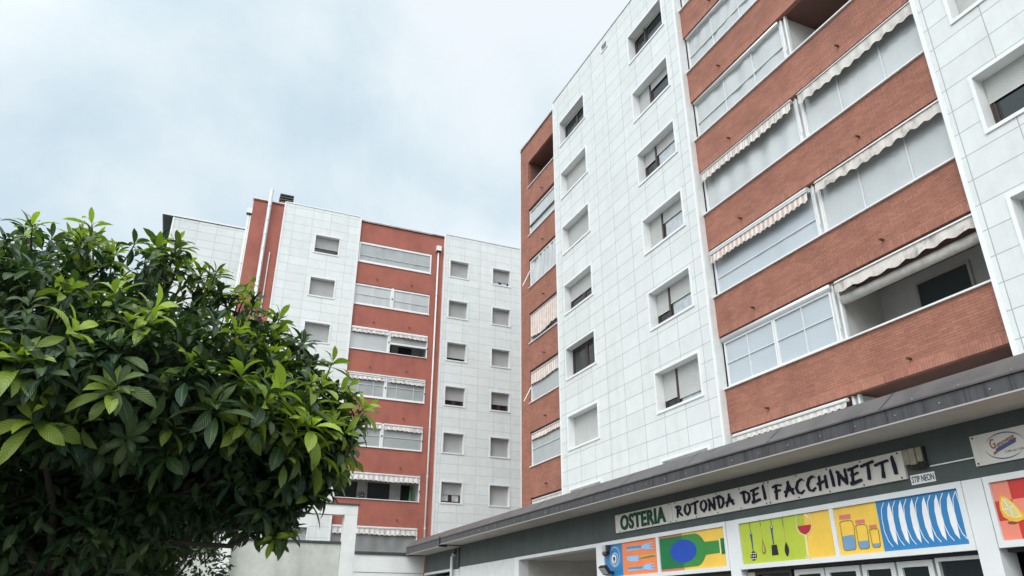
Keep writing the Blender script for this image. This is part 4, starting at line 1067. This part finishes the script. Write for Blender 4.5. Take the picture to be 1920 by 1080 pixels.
# ------------------------------------------------------------------ terrace walls and the white portal in front of the back block
TW = thing('terrace_wall', 'white rendered wall with a tall square portal and dark coping joining the restaurant', 'wall', (8.0, 32.9, 0.0))
YT = 32.75
FT = lambda u, v, w: (u, YT - w, v)
wl = MB(); wl.box(FT, 6.93, 10.0, 0, 4.08, -0.3, 0.0, 'plaster_white'); wl.build('wall', TW)
MB().box(FT, 6.93, 9.999, 3.37, 3.385, 0.0, 0.012, 'coping_dark').build('ledge', TW)
MB().box(FT, 6.93, 9.99, 4.083, 4.2, -0.35, 0.05, 'coping_dark').build('coping', TW)
MB().box(FT, 6.38, 6.925, 0, 5.64, -0.45, 0.0, 'plaster_white').build('column', TW)
MB().box(FT, 1.5, 6.925, 5.645, 6.05, -0.45, 0.0, 'plaster_white').build('beam', TW)
MB().box(FT, 1.45, 6.98, 6.053, 6.12, -0.5, 0.05, 'coping_dark').build('beam_coping', TW)
MB().box(FT, 1.5, 2.0, 0, 5.64, -0.45, 0.0, 'plaster_white').build('column', TW)
PW = thing('garden_wall', 'greenish grey concrete wall with a dark coping behind the trees', 'wall', (0.0, 33.2, 0.0))
MB().box(FT, -9.0, 6.37, 0, 4.48, -0.5, -0.3, 'plaster_green').build('wall', PW)
MB().box(FT, -9.0, 6.37, 4.483, 4.58, -0.55, -0.25, 'coping_dark').build('coping', PW)

orn = thing('wall_ornament', 'round dark wall ornament between the first two balcony doors of the red block', 'ornament', (9.68, 45.3, 8.2))
om = MB()
FO = lambda u, v, w: (9.68 + u, YL + 0.15 + DEP - 0.02 - w, 8.35 + v)
for i in range(9):
    a0_ = i * 0.7
    om.prism(FO, [(0.19 * math.cos(a0_ + t) * r, 0.19 * math.sin(a0_ + t) * r) for t, r in ((0, 0.5), (0.25, 1.35), (0.5, 1.2), (0.3, 0.4))], 0.0 + i * 0.003, 0.03 + i * 0.003, 'shutter_dark')
om.ring(FO, -0.1, 0.1, -0.1, 0.1, 0.03, 0.04, 0.06, 'shutter_dark')
om.build('wreath', orn)
fp = thing('folded_parasol', 'green folded parasol standing on the open balcony of the red block', 'parasol', (12.0, 44.6, 6.95))
FPp = (12.15, 44.9)
MB().tube([(12.42, 44.2, 6.95), (12.42, 44.2, 8.95)], 0.02, 'alu', 8).build('pole', fp)
MB().tube([(12.42, 44.2, 7.5), (12.42, 44.2, 7.9), (12.42, 44.2, 8.6), (12.42, 44.2, 8.85)], [0.05, 0.09, 0.06, 0.02], 'art_green', 9).build('canopy', fp)

# ------------------------------------------------------------------ trees
def leaf_mat(name, old, young, vein, rough, trans):
    m = bpy.data.materials.new(name); m.use_nodes = True; nt = m.node_tree
    b = nt.nodes['Principled BSDF']; out = nt.nodes['Material Output']
    at = nd(nt, 'ShaderNodeAttribute'); at.attribute_name = 'tone'
    uv = nd(nt, 'ShaderNodeUVMap')
    s = nd(nt, 'ShaderNodeSeparateXYZ'); nt.links.new(uv.outputs[0], s.inputs[0])
    au = math_n(nt, 'ABSOLUTE', math_n(nt, 'SUBTRACT', s.outputs[0], 0.5))
    rib = math_n(nt, 'SINE', math_n(nt, 'MULTIPLY', math_n(nt, 'SUBTRACT', math_n(nt, 'MULTIPLY', s.outputs[1], 11.0), math_n(nt, 'MULTIPLY', au, 5.0)), 6.2832))
    rb = math_n(nt, 'MULTIPLY_ADD', rib, 0.5, 0.5)
    mid = maprange(nt, au, 0.0, 0.06, 1.0, 0.0)
    base = mix_c(nt, at.outputs['Fac'], old, young)
    c = mix_c(nt, 1.0, base, maprange(nt, rb, 0.0, 1.0, 0.72, 1.15), 'MULTIPLY')
    c = mix_c(nt, math_n(nt, 'MULTIPLY', mid, 0.55), c, vein)
    sock(nt, b.inputs['Base Color'], c)
    b.inputs['Roughness'].default_value = rough
    b.inputs['Specular IOR Level'].default_value = 0.5
    bp = nd(nt, 'ShaderNodeBump'); bp.inputs['Strength'].default_value = 0.55; bp.inputs['Distance'].default_value = 0.006
    nt.links.new(rb, bp.inputs['Height']); nt.links.new(bp.outputs[0], b.inputs['Normal'])
    tr_ = nd(nt, 'ShaderNodeBsdfTranslucent'); sock(nt, tr_.inputs['Color'], mix_c(nt, 1.0, base, (1.6, 1.7, 0.8), 'MULTIPLY'))
    mx = nd(nt, 'ShaderNodeMixShader'); mx.inputs[0].default_value = trans
    nt.links.new(b.outputs[0], mx.inputs[1]); nt.links.new(tr_.outputs[0], mx.inputs[2]); nt.links.new(mx.outputs[0], out.inputs[0])
    MATS[name] = m
leaf_mat('loquat_leaf', (0.015, 0.048, 0.023), (0.36, 0.5, 0.055), (0.2, 0.3, 0.06), 0.3, 0.22)
leaf_mat('small_leaf', (0.022, 0.05, 0.02), (0.07, 0.12, 0.03), (0.06, 0.1, 0.03), 0.45, 0.2)

def leaves_mesh(name, top, L, mname, NS=6):
    """L: list of (base, axis, out, length, width, bend, tone); one mesh of many folded, curved leaves"""
    n = len(L)
    B = np.array([l[0] for l in L]); A = np.array([l[1] for l in L]); O = np.array([l[2] for l in L])
    ln = np.array([l[3] for l in L]); wd = np.array([l[4] for l in L]); bd = np.array([l[5] for l in L]); tn = np.array([l[6] for l in L])
    A /= np.linalg.norm(A, axis=1)[:, None]
    O -= (O * A).sum(1)[:, None] * A; O /= np.linalg.norm(O, axis=1)[:, None] + 1e-9     # upper side of the blade
    S = np.cross(A, O)
    V = np.zeros((n, NS, 3, 3)); T = np.linspace(0, 1, NS)
    prof = np.array([0.10, 0.55, 0.92, 1.0, 0.72, 0.04]) if NS == 6 else np.sin(np.pi * np.clip(T, 0.04, 0.97))
    for i, t in enumerate(T):
        th_ = bd * t
        c = B + (ln * np.where(np.abs(bd) > 1e-3, np.sin(th_) / bd, t))[:, None] * A - (ln * np.where(np.abs(bd) > 1e-3, (1 - np.cos(th_)) / bd, 0))[:, None] * O
        nrm = O * np.cos(th_)[:, None] + A * np.sin(th_)[:, None]
        hw = (wd * prof[i] * 0.5)[:, None]
        V[:, i, 1] = c
        V[:, i, 0] = c - S * hw + nrm * hw * 0.28
        V[:, i, 2] = c + S * hw + nrm * hw * 0.28
    base = np.array(top.location)
    V = V.reshape(-1, 3) - base
    q = []
    for i in range(NS - 1):
        for k in (0, 1):
            a = i * 3 + k; q.append((a, a + 1, a + 4, a + 3))
    q = np.array(q); nq = len(q)
    F = (q[None] + (np.arange(n) * NS * 3)[:, None, None]).reshape(-1)
    me = bpy.data.meshes.new(name)
    me.vertices.add(len(V)); me.vertices.foreach_set('co', V.reshape(-1).astype(np.float32))
    me.loops.add(len(F)); me.loops.foreach_set('vertex_index', F.astype(np.int32))
    me.polygons.add(n * nq); me.polygons.foreach_set('loop_start', np.arange(0, n * nq * 4, 4, dtype=np.int32)); me.polygons.foreach_set('loop_total', np.full(n * nq, 4, np.int32))
    me.polygons.foreach_set('use_smooth', np.ones(n * nq, bool))
    uvl = me.uv_layers.new(name='UVMap')
    uvp = np.array([[(k * 0.5, T[i]) for k in range(3)] for i in range(NS)]).reshape(-1, 2)
    uvl.data.foreach_set('uv', np.tile(uvp[q.reshape(-1)], (n, 1)).reshape(-1).astype(np.float32))
    at = me.attributes.new('tone', 'FLOAT', 'POINT'); at.data.foreach_set('value', np.repeat(tn, NS * 3).astype(np.float32))
    me.materials.append(MATS[mname]); me.update(); me.validate()
    o = bpy.data.objects.new(name, me); COL.objects.link(o); o.parent = top
    return o

def rosette(L, rg, p, d, n, size, young, spread=1.0):
    d = d / np.linalg.norm(d)
    a = np.cross(d, [0.3, 0.2, 0.9]); a /= np.linalg.norm(a); b = np.cross(d, a)
    ph = rg.uniform(0, 6.28)
    for i in range(n):
        f = i / max(1, n - 1)                      # 0 = innermost, youngest
        ang = ph + i * 2.4 + rg.normal(0, 0.15)
        el = (0.4 + 1.15 * f + rg.normal(0, 0.15)) * spread
        r_ = a * math.cos(ang) + b * math.sin(ang)
        ax = d * math.cos(el) + r_ * math.sin(el)
        ax = ax + np.array([0, 0, -0.55 * f * f])
        up = d * math.sin(el) - r_ * math.cos(el)
        ln = size * rg.uniform(0.75, 1.2) * (0.75 + 0.35 * min(1, f * 2))
        tone = max(0.0, min(1.0, young * (1.15 - 0.55 * f) + rg.normal(0, 0.06)))
        L.append((p - d * 0.05 * f + ax * 0.012, ax, up, ln, ln * rg.uniform(0.28, 0.4), rg.uniform(0.3, 1.5), tone))

LT_ = thing('loquat_tree', 'big dark green loquat tree with broad ribbed leaves and pale young shoots in the foreground', 'tree', (-0.75, 6.25, 0.0))
CLUMPS = [  # centre, radius: a dome, open below towards the front, hanging lower at the back
 ((-1.3, 6.1, 3.6), 0.78), ((-0.75, 6.1, 3.65), 0.66), ((-0.38, 6.1, 3.68), 0.56), ((-0.02, 6.1, 3.52), 0.5), ((0.3, 6.05, 3.28), 0.46), ((0.64, 6.0, 3.08), 0.4), ((0.9, 6.0, 2.98), 0.24),
 ((0.74, 6.0, 2.72), 0.33), ((0.42, 5.8, 2.85), 0.48), ((0.0, 5.5, 2.98), 0.52), ((-0.5, 5.3, 3.02), 0.52), ((-1.0, 5.2, 3.06), 0.52), ((-1.6, 5.4, 3.15), 0.68), ((-2.2, 6.0, 3.3), 0.95),
 ((-0.75, 6.2, 3.1), 0.9), ((-1.6, 6.4, 3.2), 0.9), ((0.58, 6.1, 2.5), 0.24), ((0.66, 6.1, 2.32), 0.17), ((0.3, 6.2, 2.5), 0.28),
 ((-0.75, 7.1, 2.5), 0.75), ((-1.6, 7.1, 2.5), 0.85), ((0.0, 7.0, 2.6), 0.62), ((-2.5, 6.9, 2.6), 0.8), ((0.32, 6.8, 2.7), 0.45), ((-0.2, 7.2, 2.1), 0.5), ((-1.2, 7.3, 2.0), 0.55), ((-0.5, 6.6, 2.45), 0.5), ((-1.5, 6.5, 2.4), 0.6), ((0.05, 6.4, 2.45), 0.4),
 ((-0.9, 6.0, 2.42), 0.55), ((-1.6, 5.9, 2.4), 0.6), ((-0.25, 5.95, 2.4), 0.45), ((-0.5, 6.0, 2.15), 0.42), ((-1.2, 6.1, 2.1), 0.45), ((-2.2, 6.0, 2.4), 0.6)]
rg = np.random.default_rng(11)
LV = []; tips = []
cc_ = np.array([c for c, r in CLUMPS]); cr_ = np.array([r for c, r in CLUMPS])
for (c, r) in CLUMPS:
    c = np.array(c); cnt = int((330 if c[2] > 3.45 else 520) * r * r)
    back = c[1] > 6.6 or c[2] < 2.5 and c[0] < 0.1
    for _ in range(cnt):
        v_ = rg.normal(size=3); v_ /= np.linalg.norm(v_)
        lump = 1.0 + 0.13 * math.sin(5 * v_[0] + 3 * c[0]) * math.cos(4 * v_[1]) + 0.1 * math.sin(7 * v_[2] + c[2] * 5)
        p = c + v_ * r * lump * rg.uniform(0.82, 1.07)
        dd = np.linalg.norm(p - cc_, axis=1) / cr_
        inside = (dd < 0.84).sum()
        if inside and rg.random() < 0.75: continue
        if v_[2] < -0.4 and rg.random() < 0.45: continue
        if p[2] < 1.8 + 0.25 * (p[1] < 6.3): continue
        if p[1] < 5.75 and p[0] < 0.15 and p[2] < 2.55: continue
        if p[0] > -0.02 and p[2] < (2.12 if p[0] > 0.42 else 2.26): continue
        if p[2] > 3.65 and rg.random() < 0.45: continue
        d = v_ * 0.5 + np.array([0, 0, 0.8]) + rg.normal(0, 0.25, 3)
        front_rim = (p[1] < 5.75 and p[2] < 3.15)
        pr = 0.07 + 0.12 * max(0.0, v_[2]) + (0.28 if p[0] > 0.45 else 0.0) + (0.16 if front_rim else 0.0)
        if p[2] < 2.6: pr *= 0.3
        yv = rg.uniform(0.5, 1.0) if (not inside and not back and rg.random() < pr) else rg.uniform(0.0, 0.12)
        sz = 0.135 * rg.uniform(0.65, 1.25) * (1.15 if yv > 0.4 else 1.0) * (1.3 if front_rim else 1.0) * (1.15 if yv > 0.4 and p[0] > 0.3 else 1.0)
        rosette(LV, rg, p, d, int(rg.integers(7, 12)), sz, yv, rg.uniform(0.85, 1.15))
        tips.append((p, d))
# long shoots that stand proud of the outline
shoots = []
for _ in range(230):
    k = int(rg.choice([0, 1, 2, 3, 4, 5, 6, 7, 8, 13, 13])); c = cc_[k]
    v_ = rg.normal(size=3); v_[2] = abs(v_[2]) + 0.25 if k not in (6, 7) else v_[2]; v_[0] += 0.5 if k in (5, 6, 7) else 0.1; v_ /= np.linalg.norm(v_)
    p = c + v_ * cr_[k] * 0.9
    if (np.linalg.norm(p - cc_, axis=1) / cr_ < 0.8).any(): continue
    d = v_ * 0.5 + np.array([0, 0, 0.75]) + rg.normal(0, 0.2, 3); d /= np.linalg.norm(d)
    e = p + d * rg.uniform(0.08, 0.26)
    yv = rg.uniform(0.55, 1.0) if rg.random() < 0.6 else rg.uniform(0, 0.2)
    rosette(LV, rg, e, d, int(rg.integers(6, 10)), 0.155 * rg.uniform(0.8, 1.15), yv, rg.uniform(0.75, 1.0))
    if rg.random() < 0.6: rosette(LV, rg, p + (e - p) * 0.45, d, 5, 0.14, yv * 0.4, 1.1)
    shoots.append((p - d * 0.1, e))
# leaves inside the crown, along the limbs: they close it to the light
for _ in range(9000):
    i = rg.integers(len(CLUMPS)); c = cc_[i]; v_ = rg.normal(size=3); v_ /= np.linalg.norm(v_)
    p = c + v_ * cr_[i] * rg.uniform(0.1, 0.85)
    if p[2] < 1.85 or (p[2] > 3.3 and rg.random() < 0.85) or (p[0] > 0 and p[2] < 2.3) or (p[1] < 5.9 and p[2] < 2.6 and p[0] < 0.2): continue
    ax = rg.normal(size=3) + np.array([0, 0, -0.2])
    LV.append((p, ax, rg.normal(size=3) + np.array([0, 0, 1.0]), rg.uniform(0.13, 0.2), rg.uniform(0.05, 0.07), rg.uniform(0.2, 0.9), rg.uniform(0, 0.1)))
leaves_mesh('crown', LT_, LV, 'loquat_leaf')
tb = MB()
tb.tube([(-0.75, 6.25, -0.05), (-0.77, 6.25, 0.6), (-0.72, 6.22, 1.2), (-0.75, 6.25, 1.85)], [0.15, 0.115, 0.105, 0.12], 'bark', 10)
root = np.array([-0.75, 6.25, 1.78])
for i in (0, 2, 4, 8, 11, 13, 17, 20, 21, 25):
    c = cc_[i]; k1 = root + (c - root) * 0.35 + np.array([0, 0, 0.12]) + rg.normal(0, 0.05, 3); k2 = root + (c - root) * 0.72 + rg.normal(0, 0.05, 3); e = c + (c - root) * 0.12
    tb.tube([root, k1, k2, e], [0.034, 0.024, 0.017, 0.009], 'bark', 7)
tip_sel = rg.choice(len(tips), min(len(tips), 700), replace=False)
for t_i in tip_sel:
    p, d = tips[t_i]; j = np.argmin(np.linalg.norm(p - cc_, axis=1) / cr_); c = cc_[j]
    s_ = c + (p - c) * 0.25; mdl = (s_ + p) / 2 - np.array([0, 0, 0.05]) + rg.normal(0, 0.03, 3)
    tb.tube([s_, mdl, p - d / np.linalg.norm(d) * 0.03], [0.012, 0.008, 0.005], 'bark', 4, cap=False)
for p, e in shoots: tb.tube([p, (p + e) / 2 + rg.normal(0, 0.008, 3), e], [0.009, 0.007, 0.005], 'bark', 5, cap=False)
tb.build('trunk', LT_, smooth=True)

ST = thing('small_leaved_tree', 'small leaved dark shrubby tree half hidden behind the loquat in front of the garden wall', 'tree', (-0.3, 11.5, 0.0))
LV2 = []
SC2 = [((-0.6, 11.5, 2.6), 0.85), ((0.15, 11.4, 2.75), 0.6), ((0.45, 11.4, 2.9), 0.42), ((0.3, 11.5, 2.25), 0.45), ((-0.4, 11.3, 3.2), 0.6), ((-1.4, 11.6, 2.7), 0.9), ((-2.2, 11.6, 2.6), 0.8)]
tw = MB()
tw.tube([(-0.3, 11.5, -0.05), (-0.33, 11.5, 1.0), (-0.3, 11.5, 1.9)], [0.09, 0.075, 0.06], 'bark', 8)
for c, r in SC2:
    c = np.array(c)
    tw.tube([(-0.3, 11.5, 1.75), tuple((c + np.array([-0.3, 11.5, 1.75])) / 2 + rg.normal(0, 0.06, 3)), tuple(c + np.array([0, 0, 0.2]))], [0.045, 0.028, 0.01], 'bark', 6)
    for _ in range(int(90 * r * r / 0.36)):
        v_ = rg.normal(size=3); v_ /= np.linalg.norm(v_)
        s_ = c + v_ * r * rg.uniform(0.3, 0.7); e = c + v_ * r * rg.uniform(0.75, 1.08) + np.array([0, 0, 0.03])
        tw.tube([tuple(s_), tuple(e)], [0.006, 0.003], 'bark', 3, cap=False)
        for k in range(11):
            t = rg.uniform(0, 1); p = s_ + (e - s_) * t + rg.normal(0, 0.03, 3)
            ax = v_ + rg.normal(0, 0.8, 3); ln = rg.uniform(0.05, 0.085)
            LV2.append((p, ax, rg.normal(size=3) + np.array([0, 0, 1.2]), ln, ln * 0.5, rg.uniform(0.1, 0.6), rg.uniform(0, 0.6)))
leaves_mesh('crown', ST, LV2, 'small_leaf', NS=4)
tw.build('trunk', ST, smooth=True)
